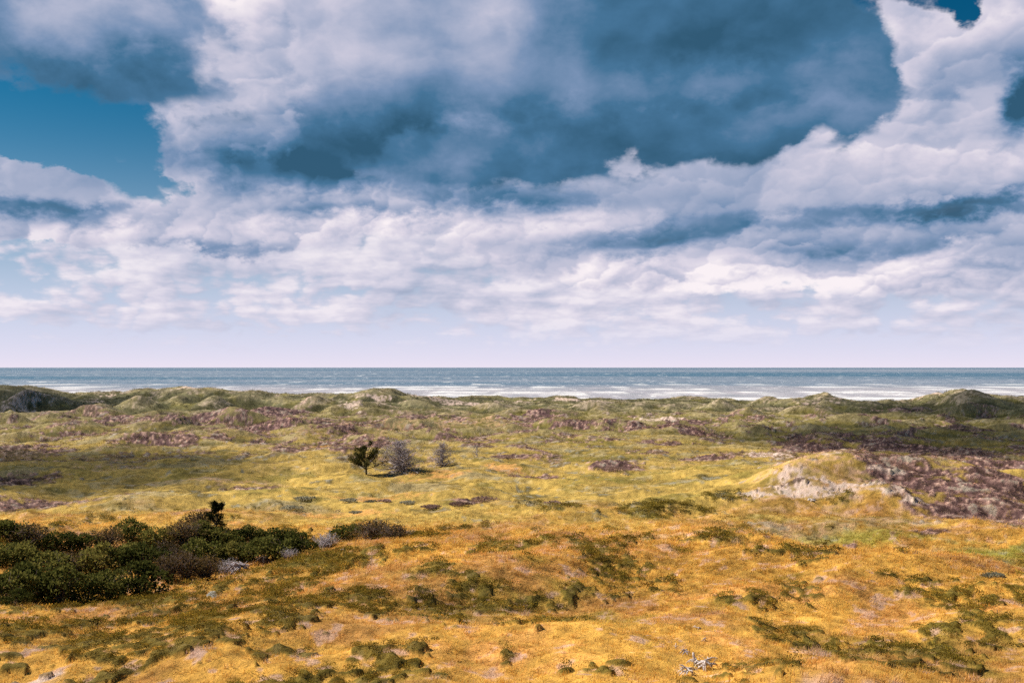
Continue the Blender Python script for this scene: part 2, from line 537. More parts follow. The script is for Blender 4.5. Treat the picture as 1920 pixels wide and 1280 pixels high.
n_big = unit(fbm(gx / 24.0, gy / 24.0, 4, 51))
n_mid = unit(fbm(gx / 6.0, gy / 7.0, 4, 61))
n_str = unit(fbm(gx / 12.0 + 0.2 * gy / 12.0, gy / 26.0, 4, 71))
n_alt = unit(fbm(gx / 11.0, gy / 11.0, 4, 76, 0.6))
n_fin = unit(fbm(gx / 1.5, gy / 1.9, 3, 81))
n_dot = unit(gnoise(gx / 0.55, gy / 0.55, 91))
n_cus = unit(gnoise(gx / 1.05 + 0.10 * n_fin, gy / 1.0, 95) + 0.6 * gnoise(gx / 0.5, gy / 0.55, 96))
rag = 0.22 * n_mid + 0.16 * n_fin
ragf = 0.18 * n_big + 0.20 * n_mid + 0.12 * n_fin

HEATHER = [(290, 797, 90, 15), (455, 776, 80, 13), (395, 817, 90, 12), (265, 828, 70, 10), (545, 804, 70, 12), (620, 816, 60, 10),
           (30, 893, 90, 12), (90, 938, 150, 14), (790, 805, 80, 8), (1000, 783, 50, 7), (1110, 802, 90, 7), (1250, 808, 110, 7), (700, 800, 60, 10),
           (1530, 840, 70, 20), (1640, 834, 70, 15), (1760, 850, 140, 20), (1700, 900, 170, 36), (1640, 872, 60, 12), (1750, 885, 110, 14), (1860, 900, 90, 14), (1830, 955, 150, 28), (1860, 920, 90, 22),
           (1740, 1000, 80, 14), (1690, 1036, 60, 8), (1590, 1022, 30, 5), (1800, 770, 110, 9), (470, 918, 60, 5), (970, 858, 70, 5),
           (1150, 875, 60, 5), (870, 948, 40, 4), (1035, 944, 24, 3), (900, 944, 40, 3), (220, 790, 40, 8), (1500, 895, 60, 10), (640, 850, 40, 4),
           (1330, 860, 60, 5), (1320, 815, 60, 5), (980, 895, 60, 4)]
SAND = [(1490, 892, 58, 18), (1470, 912, 66, 16), (1540, 905, 44, 14), (1628, 912, 52, 12), (1655, 925, 40, 10), (1530, 926, 56, 8), (1565, 856, 22, 5), (55, 1266, 75, 12), (90, 1258, 45, 8), (1440, 925, 40, 9), (1650, 878, 40, 3),
        (1230, 795, 46, 5), (350, 736, 24, 4), (850, 757, 70, 3), (1070, 750, 40, 4), (720, 752, 30, 4), (1560, 752, 40, 3), (960, 755, 40, 3),
        (1130, 755, 60, 4), (660, 763, 40, 6), (1745, 742, 24, 3), (1815, 733, 18, 2), (700, 797, 40, 4), (180, 752, 30, 4), (1440, 856, 40, 5), (1720, 940, 30, 5)]
ORANGE = [(820, 890, 70, 10), (950, 877, 50, 6), (700, 930, 110, 6), (480, 984, 90, 5), (600, 838, 50, 6), (1560, 905, 40, 12), (500, 1048, 60, 7),
          (400, 1068, 20, 10), (180, 1180, 110, 12), (620, 1110, 120, 16), (600, 1210, 60, 14), (1500, 1250, 160, 30), (920, 1240, 180, 30),
          (700, 1080, 120, 20), (1180, 1030, 160, 20), (1850, 1120, 140, 14), (1400, 1120, 200, 14), (1330, 990, 60, 6), (640, 960, 120, 6), (1350, 1210, 90, 14)]
CROWB = [(250, 1160, 240, 26), (560, 1200, 160, 36), (330, 1225, 240, 40), (60, 1180, 120, 30), (740, 1180, 120, 24), (840, 1080, 90, 16), (450, 1175, 230, 46), (140, 1215, 210, 46), (880, 1118, 170, 44), (1140, 1062, 90, 40), (700, 1128, 70, 20), (1000, 1190, 110, 16),
         (600, 1052, 110, 24), (700, 1240, 55, 16), (1500, 1182, 110, 16), (1830, 1188, 90, 16), (1700, 1240, 90, 24), (1250, 955, 100, 14),
         (1350, 935, 50, 14), (860, 990, 70, 6), (560, 1090, 200, 22), (330, 1120, 200, 18), (250, 1250, 200, 30), (1150, 1110, 90, 18), (520, 1235, 90, 20),
         (950, 1245, 30, 10), (1480, 1100, 70, 8), (1720, 1082, 160, 5), (1480, 1042, 120, 4), (1320, 1006, 100, 4), (1880, 1106, 80, 5), (1060, 960, 60, 6)]
GREEN = [(1860, 1042, 120, 18), (1650, 958, 40, 16), (1120, 1160, 130, 36), (1480, 1085, 60, 10), (1180, 900, 160, 12), (880, 1170, 120, 20), (1100, 860, 160, 14),
         (330, 800, 40, 10), (1400, 800, 160, 12), (480, 1080, 160, 14), (1240, 1040, 60, 12), (1650, 1225, 120, 12), (1850, 1250, 120, 20)]

PINKISH = [(1700, 1000, 190, 14), (1560, 950, 130, 20), (1560, 890, 130, 34), (1690, 960, 130, 26), (1600, 1000, 170, 18), (1450, 940, 90, 14), (1800, 1000, 120, 16), (1440, 985, 110, 12), (960, 985, 110, 10), (1200, 1000, 90, 8),
           (640, 1120, 60, 8), (800, 1090, 60, 8), (640, 812, 120, 16), (870, 800, 120, 12), (400, 905, 120, 8), (180, 880, 90, 8)]
m_pink = patch(gx, gy, PINKISH, rag * 1.3, 0.8)
m_heath = patch(gx, gy, HEATHER, ragf * 1.0, 0.4)
m_sand = patch(gx, gy, SAND, rag * 1.1, 0.4)
m_orange = patch(gx, gy, ORANGE, rag * 1.2, 0.7)
p_crow = patch(gx, gy, CROWB, rag * 1.3, 0.8)
m_green = patch(gx, gy, GREEN, rag * 1.2, 0.8)

hollow = patch(gx, gy, [(1820, 1045, 240, 34), (1560, 1005, 200, 16), (1640, 980, 240, 34), (1450, 970, 90, 20)], rag, 0.6)
fore = (1.0 - sstep(90, 132, gy + 8 * n_big)) * (1 - 0.9 * hollow)
coast = sstep(395, 455, gy + 10 * n_big)
mid = (1 - fore) * (1 - coast)
p_crow = np.maximum(p_crow, fore * 0.85 * sstep(0.6, 1.5, n_mid * 0.8 + n_alt * 0.6))
p_crow = p_crow * (1 - 0.9 * m_sand)
# cushions are islands: close together in the heart of a patch, scattered at its edge
m_crow = sstep(0.0, 0.60, p_crow * 1.9 - 1.2 + 0.72 * n_cus + 0.15 * n_fin) * sstep(0.05, 0.2, p_crow)
m_orange = np.maximum(m_orange, fore * sstep(0.1, 1.4, -n_mid * 0.7 + 0.6 * n_str))
m_heath = np.maximum(m_heath, mid * sstep(0.55, 1.15, n_mid * 0.6 + n_big * 0.75 + 0.25 * n_fin + 0.3 * sstep(20, -60, gx)) * 0.95 * sstep(165, 230, gy))
m_green = np.maximum(m_green, 0.8 * sstep(0.2, 1.3, n_str * 0.7 + 0.5 * n_alt))
m_dry = mid * sstep(0.5, 1.5, n_alt * 0.8 - 0.5 * n_big + 0.3 * n_fin)
m_sand = np.maximum(m_sand, coast * sstep(0.9, 1.8, n_mid * 0.5 + 0.4 * n_fin - 0.5 * n_big + 0.4 * crest) * 0.4)
hx_, hy_ = (gx - wx(1600, 136)) / 16.0, (gy - 134) / 19.0
hill = sstep(0.0, 0.5, 1.0 - np.hypot(hx_, hy_) + 0.12 * n_fin + 0.10 * n_mid)
m_heath = np.maximum(m_heath, 0.95 * hill * sstep(0.0, 0.35, 0.55 * hy_ + hx_ + 0.10 + 0.14 * n_fin + 0.08 * n_mid) * (1 - 0.8 * m_sand))
m_pink = np.maximum(m_pink, hill)
pale_dot = sstep(0.9, 1.4, n_dot * 0.7 + n_fin * 0.6)


def C(*v):
    return np.array(v, dtype=float)


def blend(base, col, m):
    return base + (col - base) * m[:, None]


STRAW, ORG, YGRN, GRN, DARK = C(.60, .322, .064), C(.64, .300, .092), C(.47, .312, .078), C(.170, .142, .028), C(.105, .080, .014)
HEATH, PINK, SANDC, MARRAM, GREY = C(.105, .053, .060), C(.42, .265, .205), C(.52, .385, .32), C(.128, .116, .060), C(.21, .195, .15)
cov = np.repeat(YGRN[None, :], len(gx), 0)
cov = blend(cov, STRAW, fore)
olive = sstep(185, 330, gy + 14 * n_big)
cov = blend(cov, C(.235, .185, .056), olive)
cov = blend(cov, MARRAM, coast)
cov = blend(cov, C(.32, .28, .14), coast * sstep(0.5, 1.6, n_alt) * 0.45)
cov = blend(cov, C(.120, .112, .045), coast * sstep(0.4, 1.3, -n_alt + 0.4 * n_fin) * 0.75)
cov = blend(cov, GRN, m_green * (0.80 - 0.08 * fore))
cov = blend(cov, C(.115, .085, .026), mid * sstep(0.9, 1.7, n_mid * 0.9 - 0.5 * n_str + 0.3 * n_fin) * 0.85)
cov = blend(cov, C(.40, .31, .16), m_dry * 0.7)
cov = blend(cov, ORG, m_orange * (0.62 + 0.05 * (1 - fore)))
dune = sstep(165, 240, gy) * (1 - sstep(590, 620, gy))
cov = blend(cov, C(.30, .24, .14), dune * sstep(0.2, 1.2, crest + 0.3 * n_fin + 0.25 * n_mid) * 0.42)
cov = blend(cov, C(.085, .078, .034), dune * sstep(0.15, 0.9, -crest + 0.25 * n_fin) * 0.65)  # dark scrub tone in the hollows, also painting their shade
cov = blend(cov, C(.46, .275, .150), m_pink * sstep(-0.8, 0.9, n_fin + 0.3 * n_mid) * 0.75)
lime = patch(gx, gy, [(1840, 1045, 190, 32), (1650, 1010, 150, 16)], rag, 0.7)
cov = blend(cov, C(.315, .270, .048), lime * 0.85)
hc = HEATH[None, :] * (1 + 0.25 * n_fin)[:, None] + (PINK - HEATH)[None, :] * (0.34 * sstep(0.2, 1.6, n_fin + 0.5 * n_mid))[:, None]
cov = cov + (hc - cov) * (m_heath * 0.94)[:, None]
cov = blend(cov, PINK, m_heath * pale_dot * 0.85)
cov = blend(cov, PINK * 1.1, fore * 0.75 * sstep(1.0, 1.7, n_fin * 0.8 + 0.4 * n_dot - 0.4 * n_mid))
cov = blend(cov, SANDC, m_sand * (0.22 + 0.78 * sstep(-0.7, 0.6, n_fin + 0.4 * n_mid + 0.3 * n_dot)))
cov = blend(cov, PINK * 0.9, fore * (1 - m_crow) * sstep(0.15, 0.5, p_crow) * sstep(0.6, 1.2, n_fin * 0.6 - n_cus * 0.5) * 0.8)
tuft = m_sand * (gy < 200) * sstep(1.15, 1.5, n_dot * 0.8 + 0.5 * n_fin)
gz = gz + 0.18 * tuft
cov = blend(cov, C(.16, .10, .035), tuft * 0.9)
cov = blend(cov, DARK, m_crow * 0.92)
cov = blend(cov, GREY, mid * sstep(1.3, 1.9, n_fin * 0.7 + n_mid * 0.6) * 0.7)
# beach
cov = blend(cov, C(.55, .47, .40), sstep(600, 640, gy))
cov *= np.clip(1 + 0.13 * n_fin + 0.08 * n_dot + 0.10 * n_mid + 0.08 * n_big, 0.35, 1.7)[:, None]
cov = np.clip(cov, 0.004, 0.8)

# the cushions of crowberry swell out of the ground, heather stands a little proud
gz = gz + m_crow * (0.09 + 0.07 * np.clip(n_cus, -1, 2)) * (1 - sstep(150, 200, gy))
gz = gz + m_heath * np.clip(0.12 + 0.05 * n_fin + 0.04 * n_dot, 0, 0.4) * (1 - 0.6 * coast)
gz = gz + (1 - m_sand) * 0.12 * gnoise(gx / 0.9, gy / 0.9, 111)
gz = np.where(gy > 600, np.minimum(gz, gz0 + 0.2), gz)


def height_at(x, Y):
    """height of the finished ground under a point, read from the grid"""
    i = np.clip(np.searchsorted(YY, Y) - 1, 0, NR - 2)
    t = x / Y
    j = np.clip(np.searchsorted(TT, t) - 1, 0, NC - 2)
    fy = (Y - YY[i]) / (YY[i + 1] - YY[i])
    fx = (t - TT[j]) / (TT[j + 1] - TT[j])
    Zg = gz.reshape(NR, NC)
    return float((Zg[i, j] * (1 - fx) + Zg[i, j + 1] * fx) * (1 - fy) + (Zg[i + 1, j] * (1 - fx) + Zg[i + 1, j + 1] * fx) * fy)


def spot(px, py):
    """the point of the land seen at a photo position"""
    Y = first_hit(px, py)
    x = wx(px, Y)
    return Vector((x, Y, height_at(x, Y)))


# ------------------------------------------------------------------ materials
MATS = {}


def material(name):
    m = bpy.data.materials.new(name)
    m.use_nodes = True
    T = Tree(m.node_tree)
    b = m.node_tree.nodes['Principled BSDF']
    MATS[name] = m
    return m, T, b


def attr(T, name, kind='GEOMETRY', out='Color'):
    n = T.new('ShaderNodeAttribute', attribute_name=name, attribute_type=kind)
    return Ex(T.t, n.outputs[out])


def pos(T):
    return Ex(T.t, T.new('ShaderNodeNewGeometry').outputs['Position'])


m, T, b = material('ground_cover')
p = pos(T)
c = attr(T, 'cover')
f1 = T.noise(p, 5.0, 5, 0.65)
f2 = T.noise(p, 0.6, 4, 0.6)
c = T.mix(0.55, c, T.ramp(f1, [(0.25, (.62, .60, .58)), (0.5, (1, 1, 1)), (0.75, (1.35, 1.32, 1.3))]), 'MULTIPLY')
c = T.mix(0.4, c, T.ramp(f2, [(0.3, (.7, .75, .7)), (0.5, (1, 1, 1)), (0.7, (1.2, 1.12, 1.0))]), 'MULTIPLY')
T.t.links.new(c.s, b.inputs['Base Color'])
b.inputs['Roughness'].default_value = 0.95
b.inputs['Specular IOR Level'].default_value = 0.1
bp = T.new('ShaderNodeBump')
bp.inputs['Strength'].default_value = 0.9
bp.inputs['Distance'].default_value = 0.20
T.t.links.new(T.noise(p, 4.0, 6, 0.7).s, bp.inputs['Height'])
T.t.links.new(bp.outputs[0], b.inputs['Normal'])


def grid_mesh(name, co, nr, nc, colour=None, cname='cover'):
    idx = np.arange(nr * nc).reshape(nr, nc)
    q = np.stack([idx[:-1, :-1], idx[:-1, 1:], idx[1:, 1:], idx[1:, :-1]], -1).reshape(-1, 4)
    me = bpy.data.meshes.new(name)
    me.vertices.add(len(co))
    me.vertices.foreach_set('co', np.ascontiguousarray(co, dtype=np.float32).ravel())
    me.loops.add(q.size)
    me.loops.foreach_set('vertex_index', q.ravel().astype(np.int32))
    me.polygons.add(len(q))
    me.polygons.foreach_set('loop_start', np.arange(0, q.size, 4, dtype=np.int32))
    me.polygons.foreach_set('use_smooth', np.ones(len(q), dtype=bool))
    if colour is not None:
        a = me.attributes.new(cname, 'FLOAT_COLOR', 'POINT')
        rgba = np.ones((len(co), 4), dtype=np.float32)
        rgba[:, :3] = colour
        a.data.foreach_set('color', rgba.ravel())
    me.update()
    me.validate()
    return me


def link(o, parent=None):
    COL.objects.link(o)
    if parent is not None:
        o.parent = parent
    return o


def tag(o, label=None, cat=None, group=None, kind=None):
    for k, v in (('label', label), ('category', cat), ('group', group), ('kind', kind)):
        if v:
            o[k] = v
    return o


me = grid_mesh('dune_land', np.stack([gx, gy, gz], -1), NR, NC, cov)
me.materials.append(MATS['ground_cover'])
ground = link(bpy.data.objects.new('dune_terrain', me))
tag(ground, 'rolling dune land of grass, heather and sand behind the coast', 'terrain', kind='structure')

# the lookout dune under and behind the camera
bx_, by_ = np.meshgrid(np.linspace(-160, 160, 81), np.linspace(-300, 12, 60))
bx_, by_ = bx_.ravel(), by_.ravel()
bz_ = land(bx_, by_) - 0.15 + 0.5 * fbm(bx_ / 14, by_ / 14, 3, 5)
bz_ = np.where(np.hypot(bx_, by_) < 12, np.minimum(bz_, 26.2), bz_)
me = grid_mesh('lookout', np.stack([bx_, by_, bz_], -1), 60, 81, np.repeat((STRAW * 0.9)[None, :], len(bx_), 0))
me.materials.append(MATS['ground_cover'])
tag(link(bpy.data.objects.new('lookout_terrain', me)), 'grassy dune of the lookout where the camera stands', 'terrain', kind='structure')

# ------------------------------------------------------------------ sea
m, T, b = material('sea_water')
p = pos(T)
x_, y_, z_ = T.sep(p)
cs = attr(T, 'water')
foam = attr(T, 'foam', out='Fac')
ch = T.noise(T.xyz(x_ * 0.03, y_ * 0.011, 0.0), 1.0, 4, 0.6, '2D')
cw = T.noise(T.xyz(x_ * 0.085, y_ * 0.024, 3.0), 1.0, 3, 0.6, '2D')
cf = T.noise(T.xyz(x_ * 0.022, y_ * 0.0065, 8.0), 1.0, 3, 0.6, '2D')
caps = ((cw + (ch - 0.5) * 0.25).step(0.665, 0.715) * (1.0 - y_.step(1800, 3600))).max(cf.step(0.665, 0.71) * y_.step(1500, 3000))
fm = foam.max(caps * 0.85).clamp()
cs = T.mix(0.6, cs, T.ramp(ch, [(0.3, (.72, .78, .8)), (0.5, (1, 1, 1)), (0.72, (1.28, 1.22, 1.2))]), 'MULTIPLY')
cc = T.mix(fm, cs, (0.80, 0.78, 0.78))
T.t.links.new(cc.s, b.inputs['Base Color'])
T.t.links.new((fm * 0.4 + 0.42).s, b.inputs['Roughness'])
b.inputs['IOR'].default_value = 1.33
b.inputs['Specular IOR Level'].default_value = 0.22
bp = T.new('ShaderNodeBump')
bp.inputs['Strength'].default_value = 1.0
bp.inputs['Distance'].default_value = 1.2
T.t.links.new(T.noise(T.xyz(x_ * 0.12, y_ * 0.2, 0.0), 1.0, 5, 0.65, '2D').s, bp.inputs['Height'])
T.t.links.new(bp.outputs[0], b.inputs['Normal'])

ts = np.concatenate([-(0.60 + np.geomspace(0.02, 3.0, 20))[::-1], np.linspace(-0.60, 0.60, 900), 0.60 + np.geomspace(0.02, 3.0, 20)])
ys = np.concatenate([np.linspace(690, 1700, 260)[:-1], np.geomspace(1700, 60000, 160)])
sx, sy = (ts[None, :] * ys[:, None]).ravel(), np.repeat(ys[:, None], len(ts), 1).ravel()
lw = np.log(sy)
wob = fbm(sx / 260, sy / 420, 4, 131)
fine = fbm(sx / 26, sy / 60, 4, 141)
surf = np.zeros_like(sx)
for y0, wd, cvr in ((760, 60, 0.85), (895, 28, 0.50), (1000, 22, 0.34), (1110, 28, 0.42), (1260, 24, 0.28), (1410, 34, 0.38), (1620, 28, 0.16), (1900, 34, 0.05)):
    yc = y0 + 45 * gnoise(sx / 330, sx * 0 + y0, 151) + 16 * gnoise(sx / 60, sx * 0 + y0, 152)
    pres = fbm(sx / 85 + y0, sx * 0 + y0 * 0.37, 4, 161) + cvr - 0.32
    surf = np.maximum(surf, sstep(0.0, 0.22, pres) * np.exp(-(np.maximum(0, yc - sy) / (wd * 2.2)) ** 2 - (np.maximum(0, sy - yc) / (wd * 0.7)) ** 2) * (0.75 + 0.6 * fine))
surf = np.clip(surf, 0, 1)
near = 1 - sstep(1180, 1620, sy + 160 * wob)
band = 0.5 + 0.5 * np.tanh(3.0 * (gnoise(lw * 3.6, sx / sy * 1.2, 171) + 0.35 * gnoise(lw * 9, sx / sy * 2.0, 172)))  # cloud shadows and sandbanks painted as bands into the water colour
wc = np.repeat(C(.055, .135, .205)[None, :], len(sx), 0)
wc = blend(wc, C(.25, .275, .33), band * 0.85)
wc = blend(wc, C(.42, .385, .41), near * (0.86 + 0.1 * fine))
seaz = 0.25 * gnoise(sx / 40, sy / 55, 181) + 1.1 * surf * np.exp(-((sy - 1100) / 500) ** 2)
me = grid_mesh('sea', np.stack([sx, sy, seaz], -1), len(ys), len(ts), wc, 'water')
fa = me.attributes.new('foam', 'FLOAT', 'POINT')
fa.data.foreach_set('value', surf.astype(np.float32))
me.materials.append(MATS['sea_water'])
tag(link(bpy.data.objects.new('sea_water', me)), 'windy grey blue sea with whitecaps and surf', 'sea', kind='structure')


# ------------------------------------------------------------------ plant materials
def veg_material(name, source, ramp=None, trans=0.35, tones=((.60, .60, .58), (1.0, 1.0, 1.0), (1.35, 1.3, 1.2))):
    m = bpy.data.materials.new(name)
    m.use_nodes = True
    MATS[name] = m
    T = Tree(m.node_tree)
    nt = m.node_tree
    nt.nodes.remove(nt.nodes['Principled BSDF'])
    out = nt.nodes['Material Output']
    p = pos(T)
    if source == 'tint':
        c = attr(T, 'tint', 'INSTANCER')
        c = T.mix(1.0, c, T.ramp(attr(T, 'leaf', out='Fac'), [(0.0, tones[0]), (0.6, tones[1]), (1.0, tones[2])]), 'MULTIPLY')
    else:
        oi = T.new('ShaderNodeObjectInfo')
        rnd = Ex(T.t, oi.outputs['Random'])
        n = T.noise(p, 3.0, 3, 0.6)
        c = T.ramp((n * 0.7 + attr(T, 'leaf', out='Fac') * 0.35 + (rnd - 0.5) * 0.6).clamp(), ramp)
    d = T.new('ShaderNodeBsdfDiffuse')
    t = T.new('ShaderNodeBsdfTranslucent')
    nt.links.new(c.s, d.inputs[0])
    nt.links.new(c.s, t.inputs[0])
    mx = T.new('ShaderNodeMixShader')
    mx.inputs[0].default_value = trans
    nt.links.new(d.outputs[0], mx.inputs[1])
    nt.links.new(t.outputs[0], mx.inputs[2])
    nt.links.new(mx.outputs[0], out.inputs[0])
    return m


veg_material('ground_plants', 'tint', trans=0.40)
veg_material('cushion_plants', 'tint', trans=0.30, tones=((.35, .38, .35), (.95, .95, .95), (2.1, 1.9, 1.5)))  # dark low leaves and bright tops paint shaded sides and sunlit crowns
veg_material('shrub_leaf', 'ramp', [(0.2, (.038, .042, .011)), (0.5, (.105, .108, .026)), (0.8, (.23, .195, .050))], 0.40)
veg_material('shrub_leaf_brown', 'ramp', [(0.2, (.045, .032, .014)), (0.5, (.115, .078, .032)), (0.8, (.20, .13, .05))], 0.35)
veg_material('pine_needle', 'ramp', [(0.2, (.014, .017, .007)), (0.5, (.040, .044, .015)), (0.8, (.095, .088, .030))], 0.2)
veg_material('willow_leaf', 'ramp', [(0.2, (.13, .12, .08)), (0.5, (.24, .22, .15)), (0.8, (.40, .36, .25))], 0.5)
veg_material('heath_leaf', 'ramp', [(0.2, (.13, .08, .07)), (0.5, (.26, .165, .135)), (0.8, (.46, .31, .25))], 0.5)


def bark(name, lo, hi):
    m, T, b = material(name)
    p = pos(T)
    c = T.ramp(T.noise(T.vec('MULTIPLY', p, (9.0, 9.0, 2.5)), 1.0, 5, 0.65), [(0.3, lo), (0.7, hi)])
    T.t.links.new(c.s, b.inputs['Base Color'])
    b.inputs['Roughness'].default_value = 0.9
    b.inputs['Specular IOR Level'].default_value = 0.15
    return m


bark('dark_bark', (.022, .016, .012), (.060, .045, .035))
bark('dead_wood', (.26, .22, .235), (.52, .45, .465))
bark('bleached_wood', (.34, .28, .26), (.68, .60, .57))
bark('twig_wood', (.085, .060, .050), (.22, .155, .125))

# ------------------------------------------------------------------ plant shapes
def mesh_from(name, verts, faces, mat, leaf=None, smooth=False):
    me = bpy.data.meshes.new(name)
    me.from_pydata([tuple(v) for v in verts], [], [tuple(f) for f in faces])
    if leaf is not None:
        a = me.attributes.new('leaf', 'FLOAT', 'POINT')
        a.data.foreach_set('value', np.asarray(leaf, dtype=np.float32))
    if smooth:
        me.polygons.foreach_set('use_smooth', np.ones(len(me.polygons), dtype=bool))
    me.materials.append(MATS[mat])
    me.update()
    return me


def leaves(name, pts, dirs, length, width, mat, r, shade=None):
    """one small folded leaf per point"""
    V, F, L = [], [], []
    for i, (p, d) in enumerate(zip(pts, dirs)):
        d = Vector(d).normalized()
        s = d.cross(Vector((r.uniform(-1, 1), r.uniform(-1, 1), r.uniform(-1, 1))))
        if s.length < 1e-3:
            s = Vector((1, 0, 0))
        s.normalize()
        l, w = length * r.uniform(.6, 1.3), width * r.uniform(.6, 1.3)
        p = Vector(p)
        k = len(V)
        V += [p, p + d * l * .5 + s * w * .5, p + d * l, p + d * l * .5 - s * w * .5]
        F.append((k, k + 1, k + 2, k + 3))
        sh = shade[i] if shade is not None else r.random()
        L += [sh * .8, sh, min(1, sh + .2), sh]
    return mesh_from(name, V, F, mat, L)


def tube_mesh(name, segs, mat, sides=5):
    """segs: lists of (point, radius) along a limb"""
    V, F = [], []
    for path in segs:
        ring0 = None
        n = len(path)
        for i, (p, rad) in enumerate(path):
            a = path[min(i + 1, n - 1)][0] - path[max(i - 1, 0)][0]
            a = a.normalized() if a.length > 1e-6 else Vector((0, 0, 1))
            u = a.orthogonal().normalized()
            v = a.cross(u)
            k = len(V)
            ns = sides if rad > 0.02 else 3
            if ring0 is not None:
                ns = len(ring0)
            V += [p + (u * math.cos(2 * math.pi * q / ns) + v * math.sin(2 * math.pi * q / ns)) * rad for q in range(ns)]
            ring = list(range(k, k + ns))
            if ring0 is not None:
                F += [(ring0[q], ring0[(q + 1) % ns], ring[(q + 1) % ns], ring[q]) for q in range(ns)]
            ring0 = ring
        F.append(tuple(ring0))
    return mesh_from(name, V, F, mat, None, True)


def limb(p, d, length, r0, r1, r, wig=0.18, up=0.0, n=6):
    out = [(p.copy(), r0)]
    d = d.normalized()
    for i in range(n):
        d = (d + Vector((r.gauss(0, wig), r.gauss(0, wig), r.gauss(0, wig) + up))).normalized()
        p = p + d * (length / n)
        out.append((p.copy(), r0 + (r1 - r0) * (i + 1) / n))
    return out


# ------------------------------------------------------------------ ground plants (nobody could count them)
def proto_tuft(k, blades, rad, h, w, lean):
    r = random.Random(100 + k)
    V, F, L = [], [], []
    for _ in range(blades):
        a, q = r.uniform(0, 6.283), rad * math.sqrt(r.random())
        p = Vector((q * math.cos(a), q * math.sin(a), -0.03))
        hh = h * r.uniform(.5, 1.15)
        ld = Vector((math.cos(a) * .45 + lean + r.gauss(0, .28), math.sin(a) * .45 + r.gauss(0, .28), 0))
        s = Vector((-math.sin(a + r.gauss(0, .8)), math.cos(a + r.gauss(0, .8)), 0)) * w * r.uniform(.6, 1.2)
        k0 = len(V)
        m1 = p + Vector((0, 0, hh * .6)) + ld * hh * .22
        tp = p + Vector((0, 0, hh * .92)) + ld * hh * .75
        V += [p - s * .5, p + s * .5, m1 - s * .5, m1 + s * .5, tp]
        F += [(k0, k0 + 1, k0 + 3, k0 + 2), (k0 + 2, k0 + 3, k0 + 4)]
        b = r.uniform(-.12, .12)
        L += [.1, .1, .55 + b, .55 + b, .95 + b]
    return mesh_from('tuft', V, F, 'ground_plants', np.clip(L, 0, 1))


def proto_cushion(k, n, rad, h, ls):
    r = random.Random(300 + k)
    lob = [(Vector((r.gauss(0, rad * .45), r.gauss(0, rad * .35), 0)), rad * r.uniform(.45, .8)) for _ in range(4)]
    P, D, S = [], [], []
    for _ in range(n):
        c, q = r.choice(lob)
        z = r.random() ** .7
        a = r.uniform(0, 6.283)
        f = math.sqrt(max(0, 1 - z * z))
        nrm = Vector((f * math.cos(a), f * math.sin(a), z))
        P.append(c + Vector((nrm.x * q, nrm.y * q, nrm.z * h * q / rad)) * r.uniform(.85, 1.05))
        D.append(nrm * .5 + Vector((r.gauss(0, .5), r.gauss(0, .5), .5)))
        S.append(min(1, max(0, .15 + .65 * z + r.gauss(0, .12))))  # leaf tone rises with height, painting light on the top of the dome
    return leaves('cushion', P, D, ls, ls * .5, 'cushion_plants', r, S)


def scatter(name, label, cat, points, rot, scl, tint, pick, protos):
    """one object of ground cover: small plants instanced on points of the land"""
    pc = bpy.data.collections.new(name + '_plants')
    for i, me in enumerate(protos):
        pc.objects.link(bpy.data.objects.new('%s_plant_%02d' % (name, i), me))
    me = bpy.data.meshes.new(name)
    n = len(points)
    me.vertices.add(n)
    me.vertices.foreach_set('co', np.ascontiguousarray(points, dtype=np.float32).ravel())
    for nm, ty, key, val in (('rot', 'FLOAT_VECTOR', 'vector', rot), ('scl', 'FLOAT_VECTOR', 'vector', scl), ('pick', 'INT', 'value', pick)):
        a = me.attributes.new(nm, ty, 'POINT')
        a.data.foreach_set(key, np.ascontiguousarray(val, dtype=np.int32 if ty == 'INT' else np.float32).ravel())
    a = me.attributes.new('tint', 'FLOAT_COLOR', 'POINT')
    a.data.foreach_set('color', np.concatenate([tint, np.ones((n, 1))], 1).astype(np.float32).ravel())
    o = link(bpy.data.objects.new(name, me))
    g = bpy.data.node_groups.new(name, 'GeometryNodeTree')
    g.interface.new_socket('Geometry', in_out='INPUT', socket_type='NodeSocketGeometry')
    g.interface.new_socket('Geometry', in_out='OUTPUT', socket_type='NodeSocketGeometry')
    gi, go = g.nodes.new('NodeGroupInput'), g.nodes.new('NodeGroupOutput')
    ci = g.nodes.new('GeometryNodeCollectionInfo')
    ci.inputs['Collection'].default_value = pc
    ci.inputs['Separate Children'].default_value = True
    ci.inputs['Reset Children'].default_value = True
    ip = g.nodes.new('GeometryNodeInstanceOnPoints')
    ip.inputs['Pick Instance'].default_value = True

    def named(nm, ty):
        a = g.nodes.new('GeometryNodeInputNamedAttribute')
        a.data_type = ty
        a.inputs[0].default_value = nm
        return a.outputs[0]
    er = g.nodes.new('FunctionNodeEulerToRotation')
    g.links.new(named('rot', 'FLOAT_VECTOR'), er.inputs[0])
    g.links.new(er.outputs[0], ip.inputs['Rotation'])
    g.links.new(named('scl', 'FLOAT_VECTOR'), ip.inputs['Scale'])
    g.links.new(named('pick', 'INT'), ip.inputs['Instance Index'])
    g.links.new(gi.outputs[0], ip.inputs['Points'])
    g.links.new(ci.outputs[0], ip.inputs['Instance'])
    g.links.new(ip.outputs[0], go.inputs[0])
    md = o.modifiers.new('plants', 'NODES')
    md.node_group = g
    return tag(o, label, cat, kind='stuff')


dYr = np.gradient(YY)
cell = (dYr[:, None] * np.gradient(TT)[None, :] * YY[:, None]).ravel()
inview = np.abs(gx / gy) < 0.56


